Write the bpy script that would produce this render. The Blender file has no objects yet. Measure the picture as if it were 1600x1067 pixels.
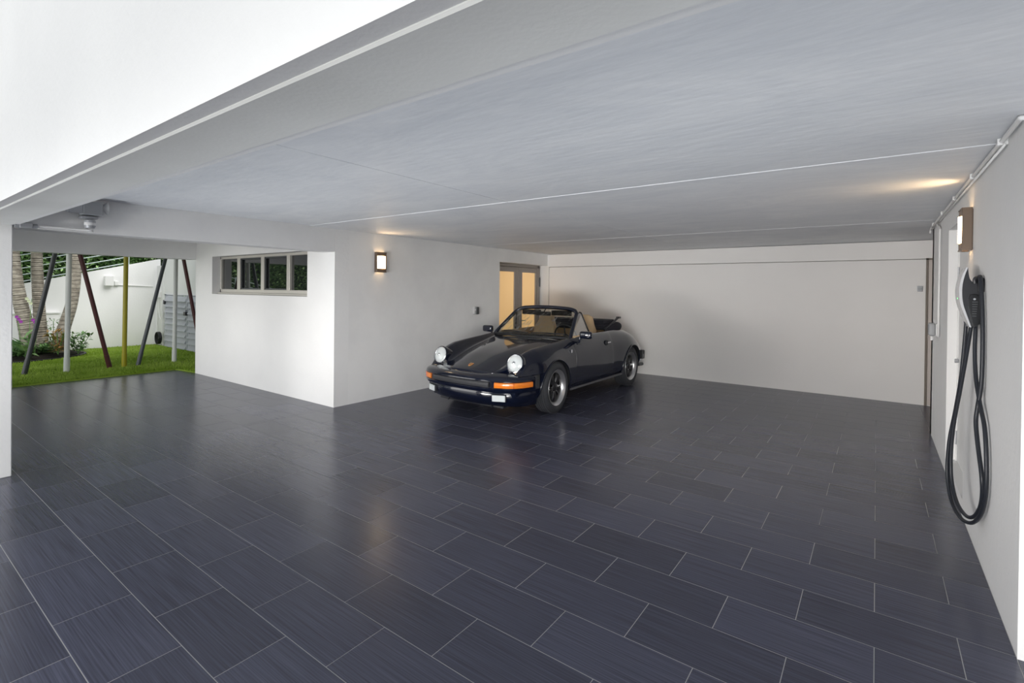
import bpy, bmesh, math, random
from mathutils import Vector, Matrix
random.seed(7)
R = math.radians
PI = math.pi
sc = bpy.context.scene
COL = sc.collection

# ------------------------------------------------------------------ camera
cam_d = bpy.data.cameras.new('camera')
cam_d.sensor_width = 36.0
cam_d.lens = 777.9086 / 1600 * 36.0
cam_d.shift_y = -75.669 / 1600
cam_d.clip_start = 0.02
cam_d.clip_end = 300
cam = bpy.data.objects.new('camera', cam_d)
COL.objects.link(cam)
rt = Vector((0.80661271, 0.59098152, 0.01080668))
up = Vector((-0.01258155, -0.00111235, 0.99992023))
fw = Vector((-0.59094639, 0.80668433, -0.00653823))
m3 = Matrix((rt, up, -fw)).transposed()
cam.matrix_world = Matrix.Translation((0, 0, 1.568)) @ m3.to_4x4()
sc.camera = cam

# ------------------------------------------------------------------ world, added fill suns and lights, exposure
world = bpy.data.worlds.new('sky')
sc.world = world
world.use_nodes = True
wn = world.node_tree.nodes
wl = world.node_tree.links
bg = wn['Background']
bg.inputs['Color'].default_value = (0.80, 0.89, 1.0, 1)
bg.inputs['Strength'].default_value = 0.52

def add_sun(name, elev, azim, strength, angle, color):
    """azim: direction the light travels towards, in degrees from +Y to -X"""
    d = bpy.data.lights.new(name, 'SUN')
    d.energy = strength
    d.angle = R(angle)
    d.color = color
    o = bpy.data.objects.new(name, d)
    COL.objects.link(o)
    v = Vector((-math.sin(R(azim)) * math.cos(R(elev)), math.cos(R(azim)) * math.cos(R(elev)), -math.sin(R(elev))))
    o.rotation_euler = v.to_track_quat('-Z', 'Y').to_euler()
    o.location = (0, -12, 8)
    return o

add_sun('low_fill_sun_left', 5, -32, 1.0, 35, (1.0, 0.985, 0.96))  # added broad low sun, fills the back and right walls
add_sun('low_fill_sun_right', 5, 32, 1.4, 35, (1.0, 0.985, 0.96))  # its added counterpart, fills the back and left walls

def area_light(name, loc, target, sx, sy, power, color, spread=180):
    d = bpy.data.lights.new(name, 'AREA')
    d.shape = 'RECTANGLE'; d.size = sx; d.size_y = sy
    d.energy = power; d.color = color; d.spread = R(spread)
    o = bpy.data.objects.new(name, d)
    COL.objects.link(o)
    o.location = loc
    o.rotation_euler = (Vector(target) - Vector(loc)).to_track_quat('-Z', 'Y').to_euler()
    return o
# added low fill lights, unseen out on the drive, aimed in under the ceiling
area_light('drive_fill_left', (-4.2, -4.5, 0.40), (0.5, 5.5, 1.08), 8.0, 0.7, 37, (1.0, 0.955, 0.915), 30)
area_light('drive_fill_right', (-0.8, -4.5, 0.40), (-5.2, 5.5, 1.08), 8.0, 0.7, 34, (1.0, 0.97, 0.94), 30)
area_light('drive_fill_bay', (-8.2, -4.5, 0.35), (-7.9, 3.9, 1.0), 4.0, 0.4, 6, (1.0, 0.985, 0.96), 36)  # added unseen fill for the white window wall
area_light('near_fill', (-2.6, -0.95, 0.25), (-2.6, 4.0, 2.9), 6.5, 0.3, 28, (0.90, 0.95, 1.0), 50)  # added fill behind the camera, lifts the front ceiling
add_sun('garden_fill_sun', 50, 104, 3.3, 45, (1.0, 0.98, 0.95))  # added broad sun that brightens the garden wall and lawn

vs = sc.view_settings
vs.view_transform = 'Standard'
vs.look = 'None'
vs.gamma = 1
vs.use_curve_mapping = False
vs.exposure = 0.0
sc.cycles.max_bounces = 10
sc.cycles.diffuse_bounces = 8
sc.cycles.glossy_bounces = 5
sc.cycles.transparent_max_bounces = 12
sc.cycles.caustics_reflective = False
sc.cycles.caustics_refractive = False
sc.cycles.sample_clamp_indirect = 6
sc.cycles.use_denoising = True

# ------------------------------------------------------------------ materials
def mat(name, col, rough=0.5, metal=0.0, spec=0.5, coat=0.0, emit=None, estr=0.0, trans=0.0, ior=1.45, alpha=1.0):
    m = bpy.data.materials.new(name)
    m.use_nodes = True
    b = m.node_tree.nodes['Principled BSDF']
    b.inputs['Base Color'].default_value = (*col, 1)
    b.inputs['Roughness'].default_value = rough
    b.inputs['Metallic'].default_value = metal
    b.inputs['Specular IOR Level'].default_value = spec
    b.inputs['Coat Weight'].default_value = coat
    b.inputs['Coat Roughness'].default_value = 0.03
    b.inputs['Transmission Weight'].default_value = trans
    b.inputs['IOR'].default_value = ior
    b.inputs['Alpha'].default_value = alpha
    if emit:
        b.inputs['Emission Color'].default_value = (*emit, 1)
        b.inputs['Emission Strength'].default_value = estr
    return m

def nodes(m):
    return m.node_tree.nodes, m.node_tree.links, m.node_tree.nodes['Principled BSDF']

def add_noise_color(m, c1, c2, scale=(1, 1, 1), nscale=3.0, detail=6, lo=0.35, hi=0.65, rough=0.55, distortion=0.0):
    n, l, b = nodes(m)
    tc = n.new('ShaderNodeTexCoord')
    mp = n.new('ShaderNodeMapping'); mp.inputs['Scale'].default_value = scale
    l.new(tc.outputs['Object'], mp.inputs['Vector'])
    t = n.new('ShaderNodeTexNoise'); t.inputs['Scale'].default_value = nscale
    t.inputs['Detail'].default_value = detail; t.inputs['Roughness'].default_value = rough
    t.inputs['Distortion'].default_value = distortion
    l.new(mp.outputs['Vector'], t.inputs['Vector'])
    r = n.new('ShaderNodeValToRGB')
    r.color_ramp.elements[0].position = lo; r.color_ramp.elements[0].color = (*c1, 1)
    r.color_ramp.elements[1].position = hi; r.color_ramp.elements[1].color = (*c2, 1)
    l.new(t.outputs['Fac'], r.inputs['Fac'])
    l.new(r.outputs['Color'], b.inputs['Base Color'])
    return mp, t, r

def add_bump(m, nscale, strength, dist=0.01, scale=(1, 1, 1), detail=5):
    n, l, b = nodes(m)
    tc = n.new('ShaderNodeTexCoord')
    mp = n.new('ShaderNodeMapping'); mp.inputs['Scale'].default_value = scale
    l.new(tc.outputs['Object'], mp.inputs['Vector'])
    t = n.new('ShaderNodeTexNoise'); t.inputs['Scale'].default_value = nscale; t.inputs['Detail'].default_value = detail
    l.new(mp.outputs['Vector'], t.inputs['Vector'])
    bp = n.new('ShaderNodeBump'); bp.inputs['Strength'].default_value = strength; bp.inputs['Distance'].default_value = dist
    l.new(t.outputs['Fac'], bp.inputs['Height'])
    l.new(bp.outputs['Normal'], b.inputs['Normal'])

M = {}
M['stucco'] = mat('white_stucco', (0.80, 0.80, 0.79), 0.75, spec=0.25)
add_noise_color(M['stucco'], (0.80, 0.80, 0.795), (0.86, 0.86, 0.85), nscale=0.9, detail=8, lo=0.3, hi=0.7)
add_bump(M['stucco'], 26, 0.35, 0.006, detail=8)
M['wall'] = mat('painted_plaster', (0.78, 0.78, 0.77), 0.7, spec=0.25)
add_noise_color(M['wall'], (0.74, 0.74, 0.735), (0.86, 0.86, 0.85), nscale=0.8, detail=9, lo=0.25, hi=0.6, rough=0.6)
add_bump(M['wall'], 14, 0.22, 0.006, detail=8)
M['back'] = mat('back_wall_paint', (0.80, 0.78, 0.76), 0.65, spec=0.25)
add_noise_color(M['back'], (0.82, 0.805, 0.785), (0.87, 0.855, 0.835), nscale=0.5, detail=4)
add_bump(M['back'], 30, 0.10, 0.003)
M['ceil'] = mat('ceiling_plaster', (0.70, 0.72, 0.74), 0.55, spec=0.3)
mp, t, r = add_noise_color(M['ceil'], (0.73, 0.75, 0.78), (0.87, 0.88, 0.89), scale=(0.7, 1.4, 1), nscale=1.6, detail=12, lo=0.32, hi=0.70, rough=0.72, distortion=0.8)
add_bump(M['ceil'], 9, 0.35, 0.008, scale=(0.6, 2.0, 1), detail=9)
M['soffit'] = mat('beam_plaster', (0.72, 0.725, 0.71), 0.75, spec=0.25)
add_noise_color(M['soffit'], (0.74, 0.745, 0.72), (0.82, 0.825, 0.80), nscale=1.2, detail=8)
add_bump(M['soffit'], 60, 0.22, 0.003, detail=8)
M['strip'] = mat('white_trim_paint', (0.85, 0.85, 0.84), 0.6)
M['white'] = mat('white_paint', (0.82, 0.82, 0.81), 0.45)
M['white_pl'] = mat('white_plastic', (0.80, 0.80, 0.79), 0.35)
M['grey_pl'] = mat('grey_plastic', (0.36, 0.37, 0.38), 0.4)
M['galv'] = mat('galvanised_metal', (0.42, 0.43, 0.45), 0.42, 0.35)
M['grey_dk'] = mat('dark_grey_metal', (0.09, 0.095, 0.10), 0.4, 0.3)
M['alu'] = mat('cream_window_aluminium', (0.58, 0.56, 0.51), 0.45, 0.2)
M['taupe'] = mat('taupe_door_aluminium', (0.33, 0.30, 0.275), 0.42, 0.25)
M['bronze'] = mat('bronze_lamp_metal', (0.20, 0.15, 0.115), 0.38, 0.7)
M['grout'] = mat('grout', (0.42, 0.415, 0.41), 0.8)
M['black_rub'] = mat('black_rubber', (0.016, 0.017, 0.019), 0.5)
M['black_pl'] = mat('black_plastic', (0.02, 0.021, 0.025), 0.35)
M['chrome'] = mat('chrome', (0.75, 0.76, 0.78), 0.12, 1.0)

def tile_material():
    m = mat('dark_porcelain_tile', (0.045, 0.047, 0.058), 0.25, spec=0.5)
    n, l, b = nodes(m)
    geo = n.new('ShaderNodeNewGeometry')
    oi = n.new('ShaderNodeObjectInfo')
    mp = n.new('ShaderNodeMapping'); mp.inputs['Scale'].default_value = (2.2, 150, 1)
    l.new(geo.outputs['Position'], mp.inputs['Vector'])
    # fine lines that run along each tile, shifted from tile to tile
    cmb = n.new('ShaderNodeCombineXYZ')
    mul = n.new('ShaderNodeMath'); mul.operation = 'MULTIPLY'; mul.inputs[1].default_value = 57
    l.new(oi.outputs['Random'], mul.inputs[0]); l.new(mul.outputs[0], cmb.inputs['X']); l.new(mul.outputs[0], cmb.inputs['Y'])
    l.new(cmb.outputs[0], mp.inputs['Location'])
    t = n.new('ShaderNodeTexNoise'); t.inputs['Scale'].default_value = 1.0; t.inputs['Detail'].default_value = 3
    l.new(mp.outputs['Vector'], t.inputs['Vector'])
    r = n.new('ShaderNodeValToRGB')
    r.color_ramp.elements[0].position = 0.3; r.color_ramp.elements[0].color = (0.048, 0.050, 0.074, 1)
    r.color_ramp.elements[1].position = 0.75; r.color_ramp.elements[1].color = (0.102, 0.107, 0.155, 1)
    l.new(t.outputs['Fac'], r.inputs['Fac'])
    # tile to tile tone
    mr = n.new('ShaderNodeMapRange'); mr.inputs['To Min'].default_value = 0.82; mr.inputs['To Max'].default_value = 1.18
    l.new(oi.outputs['Random'], mr.inputs['Value'])
    mx = n.new('ShaderNodeVectorMath'); mx.operation = 'SCALE'
    l.new(r.outputs['Color'], mx.inputs[0]); l.new(mr.outputs['Result'], mx.inputs['Scale'])
    l.new(mx.outputs['Vector'], b.inputs['Base Color'])
    bp = n.new('ShaderNodeBump'); bp.inputs['Strength'].default_value = 0.12; bp.inputs['Distance'].default_value = 0.001
    l.new(t.outputs['Fac'], bp.inputs['Height']); l.new(bp.outputs['Normal'], b.inputs['Normal'])
    return m
M['tile'] = tile_material()

# ------------------------------------------------------------------ helpers
def newbm():
    return bmesh.new()

def box(bm, x0, x1, y0, y1, z0, z1, bev=0.0, seg=1, mi=0):
    vs_ = [bm.verts.new(p) for p in ((x0, y0, z0), (x1, y0, z0), (x1, y1, z0), (x0, y1, z0), (x0, y0, z1), (x1, y0, z1), (x1, y1, z1), (x0, y1, z1))]
    fs = []
    for f in ((0, 3, 2, 1), (4, 5, 6, 7), (0, 1, 5, 4), (1, 2, 6, 5), (2, 3, 7, 6), (3, 0, 4, 7)):
        fc = bm.faces.new([vs_[i] for i in f]); fc.material_index = mi; fs.append(fc)
    if bev > 0:
        es = list({e for f in fs for e in f.edges})
        bmesh.ops.bevel(bm, geom=es, offset=bev, segments=seg, affect='EDGES', profile=0.5)
    return fs

def tube(bm, pts, r, seg=8, cap=True, mi=0):
    pts = [Vector(p) for p in pts]
    n = len(pts)
    rs = r if isinstance(r, (list, tuple)) else [r] * n
    rings = []
    prev = None
    for i, p in enumerate(pts):
        if i == 0: d = pts[1] - pts[0]
        elif i == n - 1: d = pts[-1] - pts[-2]
        else: d = (pts[i + 1] - pts[i]).normalized() + (pts[i] - pts[i - 1]).normalized()
        d.normalize()
        if prev is None:
            a = Vector((0, 0, 1)) if abs(d.z) < 0.9 else Vector((1, 0, 0))
            u = d.cross(a).normalized()
        else:
            u = (prev - d * prev.dot(d)).normalized()
        prev = u
        v = d.cross(u)
        rings.append([bm.verts.new(p + (u * math.cos(2 * PI * k / seg) + v * math.sin(2 * PI * k / seg)) * rs[i]) for k in range(seg)])
    for i in range(n - 1):
        for k in range(seg):
            f = bm.faces.new((rings[i][k], rings[i][(k + 1) % seg], rings[i + 1][(k + 1) % seg], rings[i + 1][k])); f.material_index = mi
    if cap:
        bm.faces.new(rings[0][::-1]).material_index = mi
        bm.faces.new(rings[-1]).material_index = mi
    return rings

def spline(pts, n=6):
    P = [Vector(p) for p in pts]
    P = [P[0] * 2 - P[1]] + P + [P[-1] * 2 - P[-2]]
    out = []
    for i in range(1, len(P) - 2):
        for k in range(n):
            t = k / n
            out.append(0.5 * ((2 * P[i]) + (P[i + 1] - P[i - 1]) * t + (2 * P[i - 1] - 5 * P[i] + 4 * P[i + 1] - P[i + 2]) * t * t + (-P[i - 1] + 3 * P[i] - 3 * P[i + 1] + P[i + 2]) * t ** 3))
    out.append(P[-2])
    return out

def lathe(bm, prof, seg=24, mat4=None, mi=0, close=True):
    """profile of (radius, height) turned about local Z"""
    mat4 = mat4 or Matrix.Identity(4)
    rings = []
    for r, h in prof:
        if r < 1e-6:
            rings.append([bm.verts.new(mat4 @ Vector((0, 0, h)))])
        else:
            rings.append([bm.verts.new(mat4 @ Vector((r * math.cos(2 * PI * k / seg), r * math.sin(2 * PI * k / seg), h))) for k in range(seg)])
    for a, b in zip(rings[:-1], rings[1:]):
        if len(a) == 1 and len(b) == 1: continue
        for k in range(seg):
            k2 = (k + 1) % seg
            if len(a) == 1: f = bm.faces.new((a[0], b[k2], b[k]))
            elif len(b) == 1: f = bm.faces.new((a[k], a[k2], b[0]))
            else: f = bm.faces.new((a[k], a[k2], b[k2], b[k]))
            f.material_index = mi
    return rings

def prism(bm, poly, axis, a0, a1, mi=0):
    """extrude a 2D polygon along axis ('x','y','z') from a0 to a1; poly gives the other two coords in order"""
    def P(p, a):
        if axis == 'x': return (a, p[0], p[1])
        if axis == 'y': return (p[0], a, p[1])
        return (p[0], p[1], a)
    A = [bm.verts.new(P(p, a0)) for p in poly]
    B = [bm.verts.new(P(p, a1)) for p in poly]
    n = len(poly)
    for i in range(n):
        bm.faces.new((A[i], A[(i + 1) % n], B[(i + 1) % n], B[i])).material_index = mi
    bm.faces.new(A[::-1]).material_index = mi
    bm.faces.new(B).material_index = mi

def world_off(o):
    v = Vector((0, 0, 0))
    while o is not None:
        v += o.location
        o = o.parent
    return v

def obj(name, bm, m, parent=None, smooth=False, world=True, autosmooth=None):
    """link bm as one mesh object; coordinates are world ones unless world=False"""
    bmesh.ops.recalc_face_normals(bm, faces=bm.faces)
    me = bpy.data.meshes.new(name)
    if parent is not None and world:
        off = world_off(parent)
        for v in bm.verts: v.co -= off
    if smooth:
        for f in bm.faces: f.smooth = True
    bm.to_mesh(me); bm.free()
    for mm in (m if isinstance(m, (list, tuple)) else [m]): me.materials.append(mm)
    if smooth and autosmooth:
        me.set_sharp_from_angle(angle=R(autosmooth))
    o = bpy.data.objects.new(name, me)
    COL.objects.link(o)
    if parent is not None: o.parent = parent
    return o

def tag(o, label=None, cat=None, group=None, kind=None):
    if label: o['label'] = label
    if cat: o['category'] = cat
    if group: o['group'] = group
    if kind: o['kind'] = kind
    return o

def thing(name, label, cat, loc=(0, 0, 0), rotz=0.0, group=None):
    o = bpy.data.objects.new(name, None)
    COL.objects.link(o)
    o.empty_display_size = 0.1
    o.location = loc
    o.rotation_euler = (0, 0, rotz)
    return tag(o, label, cat, group)

def struct(name, bm, m, label=None, cat=None):
    o = obj(name, bm, m)
    return tag(o, label, cat, None, 'structure')

def bxo(name, m, parent, *a, **k):
    bm = newbm(); box(bm, *a, **k)
    return obj(name, bm, m, parent)

# ================================================================== SETTING
XL, XR, YB, ZC = -5.72, 0.508, 9.095, 2.343
ZB = 2.05
# ---- floor
bm = newbm()
box(bm, -10.60, 3.6, -1.4, 3.88, -0.12, -0.0009)
box(bm, -5.92, 2.4, 3.88, 9.2, -0.12, -0.0009)
floor = struct('floor', bm, M['grout'], 'dark grey rectangular porcelain tiles with thin pale grout joints', 'floor')

S = 0.30495
TX, TY, G = 0.6098, 0.30495, 0.0036
regions = [(-10.60, -5.72, -1.2, 3.885), (-5.72, 0.508, -1.2, 9.095), (0.508, 3.4, -1.2, 3.02), (0.508, 2.2, 7.39, 9.095), (-5.90, -5.72, 7.41, 9.03)]
def tile_bm(x0, x1, y0, y1):
    b = newbm()
    e = 0.0005
    g = G / 2
    x0 += g; x1 -= g; y0 += g; y1 -= g
    lo = [b.verts.new(p) for p in ((x0, y0, -0.008), (x1, y0, -0.008), (x1, y1, -0.008), (x0, y1, -0.008))]
    mi_ = [b.verts.new(p) for p in ((x0, y0, -e), (x1, y0, -e), (x1, y1, -e), (x0, y1, -e))]
    hi = [b.verts.new(p) for p in ((x0 + e, y0 + e, 0), (x1 - e, y0 + e, 0), (x1 - e, y1 - e, 0), (x0 + e, y1 - e, 0))]
    for i in range(4):
        j = (i + 1) % 4
        b.faces.new((lo[i], lo[j], mi_[j], mi_[i])); b.faces.new((mi_[i], mi_[j], hi[j], hi[i]))
    b.faces.new(hi)
    return b
tiles = []
for k in range(-6, 29):
    y0 = 0.5982 + S * k
    off = 0.0102 + (TX / 2 if k % 2 else 0.0)
    for n_ in range(-19, 7):
        x0 = off + TX * n_
        for (a, b_, c_, d_) in regions:
            xa, xb, ya, yb = max(x0, a), min(x0 + TX, b_), max(y0, c_), min(y0 + TY, d_)
            if xb - xa < 0.012 or yb - ya < 0.012: continue
            full = (xb - xa > TX - 1e-4) and (yb - ya > TY - 1e-4)
            cx, cy = (xa + xb) / 2, (ya + yb) / 2
            dirx = Vector((cx, cy)); dist = dirx.length
            fwd = Vector((fw.x, fw.y)).normalized()
            depth = dirx.dot(fwd); lat = dirx.dot(Vector((fwd.y, -fwd.x)))
            seen = depth > 1.6 and abs(lat) < depth * 1.12
            # hidden behind the window wall or the column
            if cx < -5.72 and cy < 0.9: seen = False
            area = (xb - xa) * (yb - ya) / max(depth, .5) ** 3 if seen else -1
            tiles.append((area, full, xa, xb, ya, yb))
tiles.sort(key=lambda t_: -t_[0])
full_me = None
rest = newbm()
rest_me_parts = []
for i, (area, full, xa, xb, ya, yb) in enumerate(tiles):
    if i < 300 and area > 0:
        if full:
            if full_me is None:
                b = tile_bm(-TX / 2, TX / 2, -TY / 2, TY / 2)
                bmesh.ops.recalc_face_normals(b, faces=b.faces)
                full_me = bpy.data.meshes.new('tile'); b.to_mesh(full_me); b.free(); full_me.materials.append(M['tile'])
            o = bpy.data.objects.new('tile', full_me)
        else:
            b = tile_bm(xa - (xa + xb) / 2, (xb - xa) / 2, ya - (ya + yb) / 2, (yb - ya) / 2)
            bmesh.ops.recalc_face_normals(b, faces=b.faces)
            me = bpy.data.meshes.new('tile'); b.to_mesh(me); b.free(); me.materials.append(M['tile'])
            o = bpy.data.objects.new('tile', me)
        COL.objects.link(o)
        o.location = ((xa + xb) / 2, (ya + yb) / 2, random.uniform(-0.0002, 0.0001))
        o.parent = floor
    else:
        b = tile_bm(xa, xb, ya, yb)
        me = bpy.data.meshes.new('t'); b.to_mesh(me); b.free()
        rest.from_mesh(me); bpy.data.meshes.remove(me)
o = obj('tile_field', rest, M['tile'], floor); tag(o, 'smaller-looking distant tiles of the same floor', None, None, 'stuff')

# ---- ground outside
M['drive'] = mat('pale_concrete_drive', (0.50, 0.49, 0.47), 0.85)
add_noise_color(M['drive'], (0.42, 0.41, 0.39), (0.50, 0.49, 0.47), nscale=2)
bm = newbm(); box(bm, -24, 20, -26, -1.4, -0.14, -0.01)
struct('trim_driveway', bm, M['drive'], 'pale concrete driveway in front of the carport', 'driveway')

# ---- ceiling, in cast panels
bm = newbm(); box(bm, XL - 0.3, 5.2, 0.60, 9.5, ZC + 0.03, 3.75)
ceiling = struct('ceiling', bm, M['ceil'], 'low grey plastered concrete ceiling with thin joints', 'ceiling')
xj = -2.642
ysp = [0.84, 3.52, 6.74, 9.30]
for i in range(3):
    for (xa, xb) in ((XL - 0.2, xj - 0.004), (xj + 0.004, 5.2)):
        dz = (0.0, -0.003, -0.005)[i]
        bm = newbm(); box(bm, xa, xb, ysp[i] + 0.002, ysp[i + 1] - 0.002, ZC + dz, ZC + 0.031, bev=0.003)
        obj('ceiling_panel', bm, M['ceil'], ceiling)

# ---- front beam and fascia
bm = newbm(); box(bm, -10.2, 5.2, 0.585, 0.900, ZB + 0.008, 3.75)
wf = struct('wall_front', bm, M['stucco'], 'white stucco fascia wall above the carport opening', 'wall')
bm = newbm(); box(bm, -5.95, 5.2, 0.636, 0.862, ZB, ZC + 0.02, bev=0.005)
struct('trim_1', bm, M['soffit'], 'grey plastered underside of the concrete front beam', 'beam')

# ---- left wall (with the lamp and glazed door)
bm = newbm()
box(bm, XL - 0.22, XL, 4.10, 7.41, 0.0, ZC + 0.03)

box(bm, XL - 0.22, XL, 7.41, 9.2, 2.092, ZC + 0.03)          # above the door recess
wl_ = struct('wall_left', bm, M['wall'], 'long off-white plastered left wall behind the car', 'wall')
bm = newbm(); box(bm, XL - 0.24, XL, 0.86, 3.88, ZB - 0.012, ZC + 0.03, bev=0.003)
struct('trim_2', bm, M['wall'], 'plastered header beam over the left side opening', 'beam')
bm = newbm(); box(bm, XL - 0.30, XL + 0.035, 0.585, 0.868, 0.0, ZB + 0.01, bev=0.006)
struct('wall_column', bm, M['stucco'], 'white stucco column at the left edge of the carport', 'column')
# door recess
bm = newbm()
box(bm, -6.10, -5.98, 7.2, 9.3, 0.0, 2.45)
box(bm, -6.0, XL - 0.2, 7.30, 7.405, 0.0, 2.14)
struct('wall_recess', bm, M['wall'])

# ---- window wall (block facing the viewer)
wx0, wx1, wz0, wz1 = -9.272, -6.355, 1.442, 2.082
bm = newbm()
box(bm, -9.93, wx0, 3.88, 4.10, 0.0, 2.52)
box(bm, wx1, XL, 3.88, 4.10, 0.0, 2.52)
box(bm, wx0, wx1, 3.88, 4.10, 0.0, wz0)
box(bm, wx0, wx1, 3.88, 4.10, wz1, 2.52)
struct('wall_window', bm, M['stucco'], 'bright white wall with the long strip window', 'wall')
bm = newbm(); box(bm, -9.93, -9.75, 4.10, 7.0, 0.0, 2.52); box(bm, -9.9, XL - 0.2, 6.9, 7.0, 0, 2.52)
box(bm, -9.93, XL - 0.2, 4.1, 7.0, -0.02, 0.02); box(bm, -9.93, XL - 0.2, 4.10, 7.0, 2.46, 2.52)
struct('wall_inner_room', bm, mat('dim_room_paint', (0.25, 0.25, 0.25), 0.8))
# window
win = thing('window_1', 'long strip window with four panes in a cream frame', 'window', (wx0, 4.02, wz0)); win['kind'] = 'structure'
fy0, fy1 = 4.01, 4.075
bm = newbm()
box(bm, wx0, wx1, fy0, fy1, wz0, wz0 + 0.085, bev=0.004)
box(bm, wx0, wx1, fy0, fy1, wz1 - 0.04, wz1, bev=0.004)
box(bm, wx0, wx0 + 0.035, fy0, fy1, wz0, wz1, bev=0.004)
box(bm, wx1 - 0.05, wx1, fy0, fy1, wz0, wz1, bev=0.004)
obj('window_frame', bm, M['alu'], win)
for xm in (-8.600, -7.820, -7.065):
    bxo('mullion', M['alu'], win, xm - 0.045, xm + 0.045, fy0 - 0.006, fy1, wz0 + 0.08, wz1 - 0.035, bev=0.004)
bxo('window_sill', M['alu'], win, wx0, wx1, 3.965, 4.012, wz0 - 0.002, wz0 + 0.03, bev=0.004)
M['winglass'] = mat('tinted_window_glass', (0.012, 0.014, 0.015), 0.02, ior=2.6)
M['screen'] = mat('insect_screen', (0.03, 0.032, 0.034), 0.55)
xs = [wx0 + 0.03, -8.600, -7.820, -7.065, wx1 - 0.04]
for i in range(4):
    bxo('window_pane', M['winglass'], win, xs[i] + 0.02, xs[i + 1] - 0.02, 4.052 - 0.012 * (i % 3 == 0), 4.060 - 0.012 * (i % 3 == 0), wz0 + 0.08, wz1 - 0.035)
for i in (1, 2):
    bm = newbm()
    x0, x1 = xs[i] + 0.045, xs[i + 1] - 0.045
    t_ = 0.022
    box(bm, x0, x0 + t_, 4.022, 4.04, wz0 + 0.085, wz1 - 0.04); box(bm, x1 - t_, x1, 4.022, 4.04, wz0 + 0.085, wz1 - 0.04)
    box(bm, x0, x1, 4.022, 4.04, wz0 + 0.085, wz0 + 0.085 + t_); box(bm, x0, x1, 4.022, 4.04, wz1 - 0.04 - t_, wz1 - 0.04)
    o = obj('screen_frame', bm, M['grey_dk'], win)

# ---- bay roof, far header
bm = newbm(); box(bm, -11.95, XL - 0.2, 0.60, 5.0, 2.50, 2.75); box(bm, -10.0, XL - 0.28, 0.90, 9.5, 2.75, 3.75)
struct('ceiling_bay', bm, M['ceil'])
bm = newbm(); box(bm, -10.14, -9.92, 0.60, 3.88, 2.05, 2.52, bev=0.003)
struct('trim_3', bm, M['wall'], 'grey far beam spanning above the garden poles', 'beam')
bm = newbm(); box(bm, -10.25, -9.90, 0.585, 0.90, 0.0, 2.06)
struct('wall_far_column', bm, M['stucco'])

# ---- back wall
bm = newbm()
box(bm, -6.1, 2.4, YB + 0.10, YB + 0.25, 0.0, ZC + 0.03)
box(bm, XL + 0.04, 2.4, YB + 0.012, YB + 0.101, 0.0, 2.058)
box(bm, -6.1, 2.4, YB, YB + 0.101, 2.067, ZC - 0.014, bev=0.002)
box(bm, -6.1, XL + 0.030, YB, YB + 0.101, 0.0, 2.068)
struct('wall_back', bm, M['back'], 'smooth pale back wall with a shallow band along its top', 'wall')

# ---- right wall with shallow niche
ny0, ny1, nz0, nz1 = 4.74, 5.835, 0.115, 2.135
bm = newbm()
box(bm, XR, XR + 0.30, 3.02, ny0, 0.0, ZC + 0.03)
box(bm, XR, XR + 0.30, ny1, 7.39, 0.0, ZC + 0.03)
box(bm, XR, XR + 0.30, ny0, ny1, 0.0, nz0)
box(bm, XR, XR + 0.30, ny0, ny1, nz1, ZC + 0.03)
struct('wall_right', bm, M['stucco'], 'white plastered right wall carrying the charger', 'wall')
bm = newbm(); box(bm, XR + 0.29, 3.6, 3.02, 3.25, 0.0, ZC + 0.03); box(bm, 0.508, 2.4, 7.24, 7.39, 0, ZC + 0.03)
box(bm, 2.2, 2.4, 7.39, 9.2, 0, ZC + 0.03)
struct('wall_right_return', bm, M['stucco'])
d3 = thing('door_3', 'flush white door in the shallow niche of the right wall', 'door', (XR + 0.08, ny1, nz0)); d3['kind'] = 'structure'
bxo('door_leaf', M['white'], d3, XR + 0.072, XR + 0.11, ny0 + 0.01, ny1 - 0.03, nz0 + 0.005, nz1 - 0.02, bev=0.003)
bxo('door_frame', M['white'], d3, XR + 0.066, XR + 0.11, ny1 - 0.028, ny1, nz0, nz1, bev=0.002)
for z in (1.75, 0.32):
    bm = newbm(); tube(bm, [(XR + 0.066, ny1 - 0.03, z - 0.06), (XR + 0.066, ny1 - 0.03, z + 0.06)], 0.007)
    obj('hinge', bm, M['galv'], d3)
bm = newbm(); lathe(bm, [(0, 0.03), (0.018, 0.03), (0.018, 0.012), (0.012, 0)], 12, Matrix.Translation((XR + 0.074, ny1 - 0.09, 0.995)) @ Matrix.Rotation(R(-90), 4, 'Y'))
obj('door_knob', bm, M['galv'], d3)

# ---- door 2 in the back wall
d2 = thing('door_2', 'plain pale door in the back right corner beside the wall end', 'door', (1.0, YB, 0)); d2['kind'] = 'structure'
bm = newbm(); box(bm, 0.556, 0.580, YB - 0.012, YB + 0.02, 0, 2.075); box(bm, 0.556, 1.46, YB - 0.012, YB + 0.02, 2.052, 2.075)
obj('door_frame', bm, mat('dark_brown_frame', (0.20, 0.17, 0.14), 0.5), d2)  # narrow dark brown strips along the side and top
bxo('door_leaf', mat('taupe_door_paint', (0.58, 0.52, 0.48), 0.5), d2, 0.583, 1.45, YB - 0.004, YB + 0.01, 0.012, 2.05, bev=0.003)
bm = newbm(); tube(bm, spline([(0.66, YB - 0.004, 1.02), (0.66, YB - 0.05, 1.02), (0.69, YB - 0.055, 1.02), (0.78, YB - 0.055, 1.02)], 4), 0.009)
obj('door_handle', bm, M['chrome'], d2)
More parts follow.
